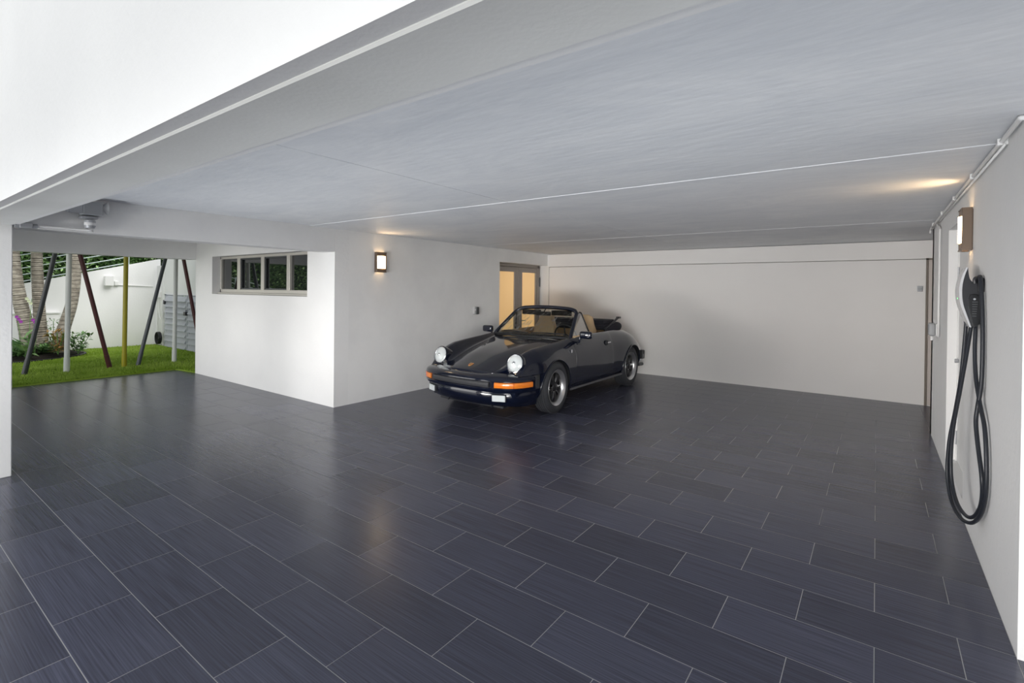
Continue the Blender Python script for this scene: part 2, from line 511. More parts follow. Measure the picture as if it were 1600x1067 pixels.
# ---- garage-panel side strip
sign = thing('wall_plate', 'small silver embossed plate high on the back wall near the right door', 'plate', (0.49, YB + 0.010, 1.645))
bm = newbm(); box(bm, 0.462, 0.524, YB - 0.002, YB + 0.013, 1.605, 1.685, bev=0.006, seg=2)
obj('plate', bm, M['galv'], sign)
bm = newbm(); box(bm, 0.472, 0.488, YB - 0.006, YB, 1.630, 1.660, bev=0.002); box(bm, 0.494, 0.514, YB - 0.006, YB, 1.630, 1.660, bev=0.002)
obj('raised_mark', bm, M['grey_pl'], sign)

# ---- door 1: double glazed doors
M['lit'] = mat('warm_lit_frosted_glass', (0.55, 0.42, 0.25), 0.35, emit=(1.0, 0.60, 0.235), estr=0.55)
def lit_glass():
    m = M['lit']; n, l, b = nodes(m)
    tc = n.new('ShaderNodeTexCoord'); t_ = n.new('ShaderNodeTexNoise'); t_.inputs['Scale'].default_value = 1.1; t_.inputs['Detail'].default_value = 1
    l.new(tc.outputs['Object'], t_.inputs['Vector'])
    mr = n.new('ShaderNodeMapRange'); mr.inputs['To Min'].default_value = 0.44; mr.inputs['To Max'].default_value = 0.62
    l.new(t_.outputs['Fac'], mr.inputs['Value']); l.new(mr.outputs['Result'], b.inputs['Emission Strength'])
lit_glass()
d1 = thing('door_1', 'pair of taupe framed doors with warmly lit frosted glass', 'door', (-5.9, 8.3, 0)); d1['kind'] = 'structure'
fx0, fx1 = -5.96, -5.90
bm = newbm()
box(bm, fx0, fx1 + 0.01, 7.41, 7.50, 0, 2.085, bev=0.003); box(bm, fx0, fx1 + 0.01, 8.965, 9.045, 0, 2.085, bev=0.003)
box(bm, fx0, fx1 + 0.01, 7.41, 9.045, 2.035, 2.092, bev=0.003)
obj('door_frame', bm, M['taupe'], d1)
for (ya, yb) in ((7.502, 8.268), (8.276, 8.962)):
    bm = newbm(); st = 0.12; sa = st
    sa_l = 0.105 if ya > 8 else 0.10
    box(bm, fx0 + 0.008, fx1, ya, ya + 0.135 if ya > 8 else ya + 0.10, 0.01, 2.03, bev=0.003)
    box(bm, fx0 + 0.008, fx1, yb - (0.06 if ya > 8 else 0.13), yb, 0.01, 2.03, bev=0.003)
    box(bm, fx0 + 0.009, fx1 - 0.001, ya + 0.01, yb - 0.01, 1.93, 2.029, bev=0.003)
    box(bm, fx0 + 0.009, fx1 - 0.001, ya + 0.01, yb - 0.01, 0.011, 0.20, bev=0.003)
    lf = obj('door_leaf', bm, M['taupe'], d1)
    bxo('glass_pane', M['lit'], lf, fx0 + 0.025, fx0 + 0.035, ya + 0.09, yb - 0.05, 0.19, 1.935)
bm = newbm()
tube(bm, spline([(-5.90, 8.325, 0.94), (-5.85, 8.325, 0.94), (-5.845, 8.35, 0.94), (-5.845, 8.46, 0.94)], 4), 0.010)
box(bm, -5.904, -5.893, 8.30, 8.35, 0.86, 1.02, bev=0.002)
obj('door_handle', bm, M['galv'], d1)
bm = newbm(); tube(bm, [(-5.885, 9.035, 1.64), (-5.885, 9.035, 1.84)], 0.016, 8)
obj('hinge', bm, M['grey_dk'], d1)

# ================================================================== FITTINGS
# ---- wall lamps (bronze box lamps)
M['glow'] = mat('glowing_lamp_glass', (0.9, 0.85, 0.7), 0.4, emit=(1.0, 0.72, 0.36), estr=18)
def lamp_glow():
    m = M['glow']; n, l, b = nodes(m)
    tc = n.new('ShaderNodeTexCoord')
    vm = n.new('ShaderNodeVectorMath'); vm.operation = 'LENGTH'
    mp = n.new('ShaderNodeMapping'); mp.inputs['Scale'].default_value = (0, 8.0, 7.5)
    l.new(tc.outputs['Object'], mp.inputs['Vector']); l.new(mp.outputs['Vector'], vm.inputs[0])
    r = n.new('ShaderNodeValToRGB'); r.color_ramp.elements[0].color = (1, 0.86, 0.62, 1); r.color_ramp.elements[0].position = 0.15
    r.color_ramp.elements[1].color = (1, 0.55, 0.18, 1); r.color_ramp.elements[1].position = 0.95
    l.new(vm.outputs['Value'], r.inputs['Fac']); l.new(r.outputs['Color'], b.inputs['Emission Color'])
lamp_glow()
def wall_lamp(label, loc, rotz):
    # local frame: +x away from the wall, y along it, z up, origin at the lamp's middle on the wall
    t = thing('wall_lamp', label, 'lamp', loc, rotz, 'bronze wall lamps')
    W, H, D = 0.085, 0.142, 0.056
    bm = newbm()
    box(bm, 0.0, 0.006, -W + 0.006, W - 0.006, -H + 0.01, H - 0.01)
    obj('back_plate', bm, M['bronze'], t, world=False)
    bm = newbm()
    # side cheeks and the solid top and bottom bands around the window
    box(bm, 0.004, D, -W, -W + 0.012, -H, H, bev=0.002); box(bm, 0.004, D, W - 0.012, W, -H, H, bev=0.002)
    box(bm, D - 0.012, D, -W + 0.011, W - 0.011, 0.088, H - 0.001, bev=0.002); box(bm, D - 0.012, D, -W + 0.011, W - 0.011, -H + 0.001, -0.088, bev=0.002)
    obj('housing', bm, M['bronze'], t, world=False)
    bm = newbm()
    n = 8
    pr = []
    for i in range(n + 1):
        a = -1 + 2 * i / n
        pr.append((D - 0.006 + 0.018 * (1 - a * a), (W - 0.014) * a))
    pr += [(D - 0.030, W - 0.014), (D - 0.030, -W + 0.014)]
    prism(bm, pr, 'z', -0.0875, 0.0875)
    o = obj('lamp_glass', bm, M['glow'], t, world=False)
    for z, nm in ((H - 0.004, 'cap_rim'), (-H + 0.004, 'cap_rim')):
        bm = newbm()
        box(bm, 0.006, D + 0.003, -W - 0.002, -W + 0.008, z - 0.004, z + 0.004); box(bm, 0.006, D + 0.003, W - 0.008, W + 0.002, z - 0.004, z + 0.004)
        box(bm, D - 0.006, D + 0.003, -W + 0.007, W - 0.007, z - 0.004, z + 0.004)
        obj(nm, bm, M['bronze'], t, world=False)
    for s, e in ((1, 6.0), (-1, 0.7)):
        ld = bpy.data.lights.new('bulb', 'SPOT'); ld.energy = e; ld.color = (1.0, 0.66, 0.36); ld.shadow_soft_size = 0.02
        ld.spot_size = R(88); ld.spot_blend = 1.0
        lo = bpy.data.objects.new('bulb', ld); COL.objects.link(lo); lo.parent = t
        lo.location = (0.040, 0, s * 0.145)
        v = Vector((1.05 if s > 0 else 0.3, 0, s * 1.0)); lo.rotation_euler = v.to_track_quat('-Z', 'Y').to_euler()
    return t
wall_lamp('bronze box wall lamp glowing on the left wall beyond the window block', (XL, 4.60, 1.938), 0)
wall_lamp('bronze box wall lamp glowing on the right wall above the car charger', (XR, 4.525, 2.005), PI)

# ---- small keypad on the left wall
k = thing('keypad', 'small grey keypad on the left wall between lamp and glazed doors', 'keypad', (XL, 6.71, 1.19))
bm = newbm(); box(bm, XL, XL + 0.035, 6.655, 6.765, 1.125, 1.262, bev=0.008, seg=2); obj('housing', bm, mat('silver_keypad_paint', (0.45, 0.45, 0.45), 0.4), k)
bm = newbm(); box(bm, XL + 0.030, XL + 0.050, 6.700, 6.764, 1.130, 1.256, bev=0.006, seg=2); obj('cover', bm, M['grey_dk'], k)
bm = newbm(); lathe(bm, [(0, 0.006), (0.012, 0.006), (0.012, 0)], 12, Matrix.Translation((XL + 0.034, 6.68, 1.21)) @ Matrix.Rotation(R(90), 4, 'Y')); obj('button', bm, M['white_pl'], k)
# stain
# ---- light fitting and conduit at the upper left
fx = thing('motion_floodlight', 'grey motion sensor floodlight under the ceiling behind the front beam', 'floodlight', (XL, 1.33, 2.25))
bm = newbm(); box(bm, -5.69, -5.56, 1.285, 1.425, 2.185, 2.300, bev=0.008, seg=2); obj('lamp_box', bm, M['grey_pl'], fx)
bm = newbm(); prism(bm, [(-5.68, 2.27), (-5.57, 2.27), (-5.57, 2.19), (-5.68, 2.21)], 'y', 1.19, 1.283); obj('side_shade', bm, M['galv'], fx)
bm = newbm(); lathe(bm, [(0.012, 0), (0.020, 0.012), (0.055, 0.045), (0.058, 0.048), (0.0, 0.044)], 20, Matrix.Translation((-5.62, 1.42, 2.262)) @ Matrix.Rotation(R(-90), 4, 'X')); obj('lamp_cone', bm, M['white_pl'], fx, smooth=True, autosmooth=40)
bm = newbm(); box(bm, -5.70, -5.60, 1.28, 1.40, 2.155, 2.176, bev=0.004); obj('bracket', bm, M['galv'], fx)
bm = newbm(); lathe(bm, [(0, -0.045), (0.032, -0.045), (0.040, -0.03), (0.040, 0.02), (0.030, 0.032), (0.012, 0.036), (0.012, 0.06)], 20, Matrix.Translation((-5.62, 1.345, 2.118))); obj('sensor_head', bm, M['galv'], fx, smooth=True, autosmooth=35)
bm = newbm(); lathe(bm, [(0.0405, -0.022), (0.0415, -0.01), (0.0405, 0.002)], 20, Matrix.Translation((-5.62, 1.345, 2.118))); obj('sensor_lens', bm, M['white_pl'], fx, smooth=True)
cd = thing('conduit_pipe', 'thin grey conduit along the left header from the column to the floodlight', 'conduit', (-5.66, 0.95, 2.055))
bm = newbm(); tube(bm, spline([(-5.665, 0.90, 2.055), (-5.655, 1.10, 2.058), (-5.645, 1.25, 2.056), (-5.62, 1.37, 2.052)], 4), 0.010, 8); obj('pipe', bm, M['white_pl'], cd, smooth=True)
bm = newbm(); box(bm, -5.69, -5.63, 0.90, 0.98, 2.032, 2.078, bev=0.006, seg=2); tube(bm, [(-5.66, 0.875, 2.05), (-5.66, 1.01, 2.053)], 0.020, 10)
obj('junction_box', bm, M['galv'], cd)

# ---- conduit along the right ceiling edge
cr = thing('ceiling_conduit', 'white conduit along the ceiling edge of the right wall', 'conduit', (XR, 3.05, ZC - 0.02))
bm = newbm(); tube(bm, spline([(1.2, 2.995, ZC - 0.016), (0.62, 2.995, ZC - 0.016), (0.50, 2.995, ZC - 0.02), (0.487, 3.03, ZC - 0.018), (0.487, 3.30, ZC - 0.020), (0.487, 5.0, ZC - 0.022), (0.487, 7.25, ZC - 0.030)], 4), 0.011, 8)
obj('pipe', bm, M['white_pl'], cr, smooth=True)
bm = newbm(); tube(bm, [(0.490, 3.35, ZC - 0.048), (0.490, 7.2, ZC - 0.052)], 0.006, 6)
obj('cable', bm, M['white_pl'], cr, smooth=True)
for y in (3.4, 4.3, 5.2, 6.1, 7.0):
    bm = newbm(); box(bm, 0.470, XR + 0.002, y - 0.008, y + 0.008, ZC - 0.038, ZC - 0.004, bev=0.002); obj('clip', bm, M['white_pl'], cr)
bm = newbm(); tube(bm, spline([(0.487, 7.25, ZC - 0.03), (0.487, 7.38, ZC - 0.035), (0.487, 7.40, ZC - 0.08)], 3), 0.013, 8); obj('elbow', bm, M['white_pl'], cr, smooth=True)
cv = thing('socket_outlet', 'grey weatherproof socket box with white pipe on the far right wall', 'socket', (XR, 6.55, 1.21))
bm = newbm(); tube(bm, spline([(0.490, 6.70, ZC - 0.05), (0.492, 6.45, ZC - 0.13), (0.492, 6.42, ZC - 0.25), (0.492, 6.42, 1.15)], 5), 0.009, 8); obj('pipe', bm, M['white_pl'], cv, smooth=True)
bm = newbm(); box(bm, 0.478, XR, 6.46, 6.60, 1.155, 1.275, bev=0.006, seg=2); obj('back_box', bm, M['white_pl'], cv)
bm = newbm(); box(bm, 0.425, 0.479, 6.50, 6.625, 1.150, 1.280, bev=0.018, seg=3); obj('cover', bm, M['grey_pl'], cv, smooth=True, autosmooth=40)
bm = newbm(); tube(bm, [(0.455, 6.57, 1.150), (0.455, 6.57, 1.105)], 0.012, 8); obj('plug', bm, M['white_pl'], cv)

# ---- electric vehicle charger
ch = thing('car_charger', 'white and black wall charger with its black cable looped below on the right wall', 'charger', (XR, 4.12, 1.55))
M['ch_white'] = mat('gloss_white_face', (0.62, 0.63, 0.645), 0.18, coat=0.4)
M['cable'] = mat('black_cable_rubber', (0.018, 0.021, 0.028), 0.42)
y0c, y1c = 4.05, 4.215
front = spline([(0.462, 0, 1.372), (0.441, 0, 1.446), (0.424, 0, 1.511), (0.418, 0, 1.58), (0.421, 0, 1.64), (0.431, 0, 1.692), (0.443, 0, 1.732)], 4)
front = [(p.x, p.z) for p in front]
back = [(p.x, p.z) for p in spline([(0.443, 0, 1.732), (0.4455, 0, 1.70), (0.451, 0, 1.667), (0.463, 0, 1.646), (0.482, 0, 1.645)], 4)]
prof = front + back[1:] + [(XR, 1.645), (XR, 1.40), (0.480, 1.388)]
bm = newbm(); prism(bm, prof, 'y', y0c, y1c); obj('body', bm, M['black_pl'], ch)
# white curved faceplate wrapping the front
bm = newbm()
outer = [(x - 0.008 - 0.006 * math.sin(PI * i / (len(front) - 1)), z) for i, (x, z) in enumerate(front)]
prism(bm, outer + front[::-1], 'y', y0c + 0.002, y1c + 0.02); fp = obj('faceplate', bm, M['ch_white'], ch)
# wider lower skirt of the faceplate leaning to the far side
bm = newbm(); sk = [(x + 0.004, z) for x, z in front[:16]]
prism(bm, [(x - 0.010, z) for x, z in sk] + sk[::-1], 'y', y1c + 0.018, y1c + 0.06); obj('faceplate_edge', bm, M['ch_white'], ch)
bm = newbm(); lathe(bm, [(0, 0.003), (0.005, 0.003), (0.005, 0)], 10, Matrix.Translation((0.408, 4.14, 1.545)) @ Matrix.Rotation(R(-90), 4, 'Y'))
obj('status_light', bm, mat('green_led', (0.1, 0.6, 0.2), 0.4, emit=(0.15, 1.0, 0.25), estr=1.6), ch)
# docked plug handle on the near side
bm = newbm()
ring = [(0.452, 1.565), (0.478, 1.568), (0.492, 1.55), (0.497, 1.49), (0.492, 1.42), (0.486, 1.372), (0.470, 1.372), (0.462, 1.42), (0.449, 1.49), (0.446, 1.545)]
prism(bm, ring, 'y', y0c - 0.030, y0c + 0.002)
hd = obj('plug_handle', bm, mat('handle_black', (0.011, 0.012, 0.014), 0.28), ch)
for i in range(7):
    z = 1.525 - i * 0.014
    bm = newbm(); box(bm, 0.461, 0.485 - 0.001 * i, y0c - 0.033, y0c - 0.029, z - 0.0022, z + 0.0022); obj('grip_rib', bm, M['grey_dk'], hd)
bm = newbm(); lathe(bm, [(0, 0.004), (0.006, 0.004), (0.006, 0)], 10, Matrix.Translation((0.470, y0c - 0.030, 1.542)) @ Matrix.Rotation(R(90), 4, 'X')); obj('plug_button', bm, M['galv'], hd)
# hook that carries the loop
bm = newbm(); tube(bm, spline([(XR, 4.0, 1.655), (0.478, 4.0, 1.668), (0.468, 4.0, 1.655), (0.470, 4.0, 1.635)], 4), 0.011, 8); box(bm, 0.485, XR, 3.97, 4.05, 1.58, 1.665, bev=0.006)
obj('cable_hook', bm, M['black_pl'], ch)
A = [(0.453, 4.2, 1.40), (0.453, 4.2, 1.357), (0.438, 4.22, 1.063), (0.416, 4.25, 0.832), (0.391, 4.28, 0.614), (0.384, 4.28, 0.405), (0.397, 4.2, 0.268), (0.425, 4.05, 0.216), (0.459, 3.9, 0.247), (0.480, 3.75, 0.359), (0.486, 3.66, 0.507), (0.486, 3.66, 0.679), (0.485, 3.72, 0.837), (0.481, 3.85, 0.946), (0.474, 3.95, 1.084), (0.473, 4.0, 1.229), (0.478, 4.03, 1.379)]
B = [(0.468, 4.1, 1.40), (0.465, 4.1, 1.367), (0.45, 4.15, 1.173), (0.431, 4.2, 0.964), (0.408, 4.25, 0.728), (0.4, 4.27, 0.536), (0.403, 4.25, 0.377), (0.42, 4.15, 0.271), (0.448, 4.0, 0.248), (0.470, 3.86, 0.307), (0.482, 3.76, 0.422), (0.478, 3.72, 0.557), (0.470, 3.8, 0.71), (0.466, 3.86, 0.84), (0.474, 3.87, 0.933), (0.486, 3.86, 1.064), (0.489, 3.86, 1.246), (0.489, 3.88, 1.426), (0.487, 3.92, 1.60), (0.487, 3.97, 1.672), (0.490, 4.02, 1.66), (0.495, 4.04, 1.60)]
for L in (A, B):
    bm = newbm(); tube(bm, spline(L, 6), 0.0105, 10); obj('charge_cable', bm, M['cable'], ch, smooth=True)

# ================================================================== CAR
K = 1.04
car = thing('car', 'dark navy convertible sports car with its top folded, tan seats and black wheels', 'car', (-4.10, 5.46, 0), R(-90.0))
car.scale = (K, K, K)
M['paint'] = mat('dark_navy_car_paint', (0.003, 0.005, 0.015), 0.15, 0.0, spec=0.25, coat=1.0)
M['tan'] = mat('tan_leather', (0.64, 0.46, 0.27), 0.55)
add_bump(M['tan'], 60, 0.15, 0.003)
M['carpet'] = mat('dark_interior', (0.02, 0.018, 0.018), 0.8)
M['roofcloth'] = mat('dark_navy_roof_cloth', (0.012, 0.012, 0.018), 0.85)
M['tyre'] = mat('tyre_rubber', (0.035, 0.037, 0.042), 0.62)
M['rim'] = mat('polished_rim', (0.62, 0.62, 0.63), 0.28, 0.9)
M['spoke'] = mat('black_wheel_paint', (0.012, 0.012, 0.014), 0.35)
M['lens'] = mat('headlight_glass', (0.62, 0.66, 0.66), 0.12, coat=0.8)
M['amber'] = mat('amber_lens', (0.75, 0.20, 0.015), 0.18, coat=0.8)
M['bumptrim'] = mat('bumper_rubber_strip', (0.045, 0.046, 0.05), 0.38)
def thin_glass(name, tint):
    m = bpy.data.materials.new(name); m.use_nodes = True
    n, l = m.node_tree.nodes, m.node_tree.links
    n.clear()
    out = n.new('ShaderNodeOutputMaterial'); mx = n.new('ShaderNodeMixShader'); tr = n.new('ShaderNodeBsdfTransparent'); gl = n.new('ShaderNodeBsdfGlossy'); fr = n.new('ShaderNodeFresnel')
    tr.inputs['Color'].default_value = (*tint, 1); gl.inputs['Roughness'].default_value = 0.02; fr.inputs['IOR'].default_value = 1.3
    l.new(fr.outputs[0], mx.inputs[0]); l.new(tr.outputs[0], mx.inputs[1]); l.new(gl.outputs[0], mx.inputs[2]); l.new(mx.outputs[0], out.inputs['Surface'])
    return m
M['cglass'] = thin_glass('car_glass', (0.93, 0.96, 0.94))
M['red'] = mat('red_lens', (0.4, 0.01, 0.01), 0.2, coat=0.6)
M['gold'] = mat('gold_enamel', (0.75, 0.42, 0.16), 0.3, 0.5)

FS = [.80, .70, .55, .35, .10, -.20, -.50, -.80, -1.20, -1.60, -1.95, -2.27, -2.60, -2.90, -3.12]
CY = [
 [0]*15,
 [.18,.19,.20,.22,.24,.26,.28,.30,.30,.30,.30,.28,.26,.22,.20],
 [.37,.39,.41,.44,.48,.52,.55,.56,.56,.56,.56,.54,.50,.44,.36],
 [.46,.475,.495,.525,.56,.59,.615,.62,.62,.62,.62,.60,.56,.50,.42],
 [.56,.585,.60,.615,.63,.645,.660,.68,.69,.69,.685,.67,.63,.57,.48],
 [.66,.695,.71,.725,.735,.735,.735,.74,.74,.75,.765,.77,.73,.66,.55],
 [.69,.72,.75,.785,.805,.790,.778,.78,.785,.795,.825,.835,.79,.69,.54],
 [.69,.725,.755,.795,.815,.797,.783,.785,.79,.80,.832,.842,.80,.70,.56],
 [.67,.70,.73,.77,.79,.775,.765,.765,.77,.775,.80,.81,.78,.71,.60],
 [.58,.63,.67,.70,.72,.71,.70,.70,.70,.71,.72,.72,.70,.64,.54],
 [0]*15]
CZ = [
 [.560,.595,.645,.705,.760,.808,.852,.875,.89,.905,.925,.875,.79,.66,.52],
 [.558,.593,.643,.703,.757,.805,.849,.873,.889,.904,.923,.874,.788,.658,.519],
 [.545,.575,.622,.675,.730,.782,.836,.868,.885,.899,.915,.870,.785,.655,.515],
 [.560,.615,.680,.735,.778,.815,.853,.878,.890,.900,.912,.875,.788,.658,.518],
 [.600,.690,.755,.795,.823,.846,.866,.882,.892,.898,.905,.875,.790,.658,.518],
 [.570,.640,.705,.745,.772,.782,.787,.795,.802,.810,.820,.800,.730,.612,.50],
 [.520,.550,.585,.610,.62,.62,.62,.62,.62,.63,.64,.64,.61,.54,.46],
 [.42,.44,.45,.46,.47,.46,.45,.45,.45,.46,.47,.48,.48,.45,.42],
 [.30]*11 + [.31,.32,.34,.36],
 [.19,.17,.16,.16,.17,.19,.20,.20,.20,.20,.20,.20,.22,.26,.30],
 [.19,.17,.16,.16,.17,.19,.20,.20,.20,.20,.20,.20,.22,.26,.30]]
FF = [.80, .795, .765, .69, .60, .63, .68, .71, .72, .72, .72]

def cr(a, b, c, d, t):
    return 0.5 * (2 * b + (c - a) * t + (2 * a - 5 * b + 4 * c - d) * t * t + (-a + 3 * b - 3 * c + d) * t ** 3)

def at_station(tab, f):
    f = min(max(f, FS[-1]), FS[0])
    for i in range(len(FS) - 1):
        if FS[i] >= f >= FS[i + 1]: break
    # Hermite with finite-difference slopes on the uneven stations
    def slope(j):
        if j == 0: return (tab[1] - tab[0]) / (FS[1] - FS[0])
        if j == len(FS) - 1: return (tab[-1] - tab[-2]) / (FS[-1] - FS[-2])
        return (tab[j + 1] - tab[j - 1]) / (FS[j + 1] - FS[j - 1])
    h = FS[i + 1] - FS[i]; t = (f - FS[i]) / h
    m0, m1 = slope(i) * h, slope(i + 1) * h
    return (2 * t ** 3 - 3 * t * t + 1) * tab[i] + (t ** 3 - 2 * t * t + t) * m0 + (-2 * t ** 3 + 3 * t * t) * tab[i + 1] + (t ** 3 - t * t) * m1

def S_(f, c):
    """body surface point (left side) for station f and section parameter c in 0..10"""
    c = min(max(c, 0.0), 10.0)
    i = min(int(c), 9); t = c - i
    ids = [i - 1, i, i + 1, i + 2]
    P = []
    for j in ids:
        if j < 0:
            p = pt(f, 1); p = Vector((p.x, -p.y, p.z))
        elif j > 10:
            p = pt(f, 9); p = Vector((p.x, -p.y, p.z))
        else:
            p = pt(f, j)
        P.append(p)
    if i >= 8:   # keep the sill corner crisp
        return P[1].lerp(P[2], t)
    return Vector([cr(P[0][k], P[1][k], P[2][k], P[3][k], t) for k in range(3)])

def pt(f, j):
    y = at_station(CY[j], f); z = at_station(CZ[j], f)
    ff = FF[j]
    x = f
    if f > 0.3: x = 0.3 + (f - 0.3) * (ff - 0.3) / (0.80 - 0.3)
    return Vector((x, y, z))

def body_solid():
    bm = newbm()
    stations = []
    f = 0.80
    while f > -3.12:
        stations.append(f); f -= 0.035 if f > 0.3 else 0.06
    stations.append(-3.12)
    cs = [i / 4 for i in range(0, 33)] + [8.5, 9, 9.5]
    rings = []
    for f in stations:
        L = [S_(f, c) for c in cs] + [S_(f, 10)]
        ring = [bm.verts.new(p) for p in L] + [bm.verts.new((p.x, -p.y, p.z)) for p in L[-2:0:-1]]
        rings.append(ring)
    n = len(rings[0])
    for a, b in zip(rings[:-1], rings[1:]):
        for k in range(n):
            bm.faces.new((a[k], a[(k + 1) % n], b[(k + 1) % n], b[k]))
    # rounded nose and tail caps
    for ring, df, zc in ((rings[0], 0.02, 0.42), (rings[-1], -0.05, 0.42)):
        prev = ring
        for s, d in ((0.75, df), (0.35, df * 1.5)):
            new = [bm.verts.new((v.co.x + d, v.co.y * (0.93 if s > .5 else 0.85), zc + (v.co.z - zc) * s)) for v in ring]
            for k in range(n):
                bm.faces.new((prev[k], prev[(k + 1) % n], new[(k + 1) % n], new[k]))
            prev = new
        bm.faces.new(prev)
    bmesh.ops.triangulate(bm, faces=[f for f in bm.faces if len(f.verts) > 4])
    bmesh.ops.recalc_face_normals(bm, faces=bm.faces)
    return bm

def cyl_y(bm, f, z, r, y0, y1, seg=48):
    poly = [(f + r * math.cos(2 * PI * k / seg), z + r * math.sin(2 * PI * k / seg)) for k in range(seg)]
    A = [bm.verts.new((p[0], y0, p[1])) for p in poly]; B = [bm.verts.new((p[0], y1, p[1])) for p in poly]
    for i in range(seg): bm.faces.new((A[i], A[(i + 1) % seg], B[(i + 1) % seg], B[i]))
    bm.faces.new(A[::-1]); bm.faces.new(B)

def tmp_obj(bm, m):
    bmesh.ops.recalc_face_normals(bm, faces=bm.faces)
    me = bpy.data.meshes.new('tmp'); bm.to_mesh(me); bm.free(); me.materials.append(m)
    o = bpy.data.objects.new('tmp', me); COL.objects.link(o); return o

base = tmp_obj(body_solid(), M['paint'])
bmc = newbm()
for f, z, r in ((0.0, 0.30, 0.352), (-2.272, 0.305, 0.352)):
    for s in (1, -1):
        cyl_y(bmc, f, z, r, s * 0.50, s * 1.0)
cut1 = tmp_obj(bmc, M['black_rub'])
bmc = newbm()
# cockpit opening: rounded rectangle in plan
def rrect(x0, x1, y0, y1, r, n=6):
    out = []
    for cx, cy, a0 in ((x1 - r, y1 - r, 0), (x0 + r, y1 - r, 90), (x0 + r, y0 + r, 180), (x1 - r, y0 + r, 270)):
        for i in range(n + 1):
            a = R(a0 + 90 * i / n); out.append((cx + r * math.cos(a), cy + r * math.sin(a)))
    return out
prism(bmc, rrect(-1.86, -0.58, -0.655, 0.655, 0.10), 'z', 0.30, 1.2)
cut2 = tmp_obj(bmc, M['tan'])
for cu in (cut1, cut2):
    md = base.modifiers.new('b', 'BOOLEAN'); md.operation = 'DIFFERENCE'; md.object = cu; md.solver = 'EXACT'
    md.material_mode = 'TRANSFER'
dg = bpy.context.evaluated_depsgraph_get()
bme = bpy.data.meshes.new_from_object(base.evaluated_get(dg))
bme.name = 'body_shell'
for o_ in (base, cut1, cut2):
    me_ = o_.data; bpy.data.objects.remove(o_); bpy.data.meshes.remove(me_)
for p in bme.polygons: p.use_smooth = True
bme.set_sharp_from_angle(angle=R(38))
body = bpy.data.objects.new('body_shell', bme); COL.objects.link(body); body.parent = car

def local(name, bm, m, parent=None, smooth=False, a=None):
    return obj(name, bm, m, parent or car, smooth=smooth, world=False, autosmooth=a)

def patch(name, f0, f1, nf, c0, c1, nc, m, lift=0.0035, mirror=False, both=False, fr=0.0):
    """a raised panel lying on the body surface"""
    bm = newbm()
    sides = (1, -1) if both else ((-1,) if mirror else (1,))
    def P(f, c, s, h):
        p = S_(f, c)
        e = 0.01
        du = S_(f + e, c) - S_(f - e, c); dv = S_(f, c + e * 3) - S_(f, max(c - e * 3, 0)) 
        nrm = du.cross(dv); 
        if nrm.length < 1e-9: nrm = Vector((0, 0, 1))
        nrm.normalize()
        if nrm.z < 0 and c < 3: nrm = -nrm
        if nrm.y < 0 and c >= 3: nrm = -nrm
        q = p + nrm * h
        return Vector((q.x, q.y * s, q.z))
    if both:
        cl = [-(c1 - (c1 - 0) * i / nc) for i in range(nc)] + [c1 * i / nc for i in range(nc + 1)]
    else:
        cl = [c0 + (c1 - c0) * i / nc for i in range(nc + 1)]
    grid = {}
    for i in range(nf + 1):
        f = f0 + (f1 - f0) * i / nf
        for j, c in enumerate(cl):
            s = (1 if c >= 0 else -1) if both else sides[0]
            for lv, h in ((0, lift), (1, -0.004)):
                edge = i in (0, nf) or j in (0, len(cl) - 1)
                hh = h - (0.002 if (edge and lv == 0) else 0)
                grid[i, j, lv] = bm.verts.new(P(f, abs(c), s, hh))
    nj = len(cl)
    for i in range(nf):
        for j in range(nj - 1):
            bm.faces.new([grid[a_, b_, 0] for a_, b_ in ((i, j), (i + 1, j), (i + 1, j + 1), (i, j + 1))])
    for i in range(nf):
        for j in (0, nj - 1):
            bm.faces.new((grid[i, j, 0], grid[i + 1, j, 0], grid[i + 1, j, 1], grid[i, j, 1]))
    for j in range(nj - 1):
        for i in (0, nf):
            bm.faces.new((grid[i, j, 0], grid[i, j + 1, 0], grid[i, j + 1, 1], grid[i, j, 1]))
    return local(name, bm, m, smooth=True, a=40)

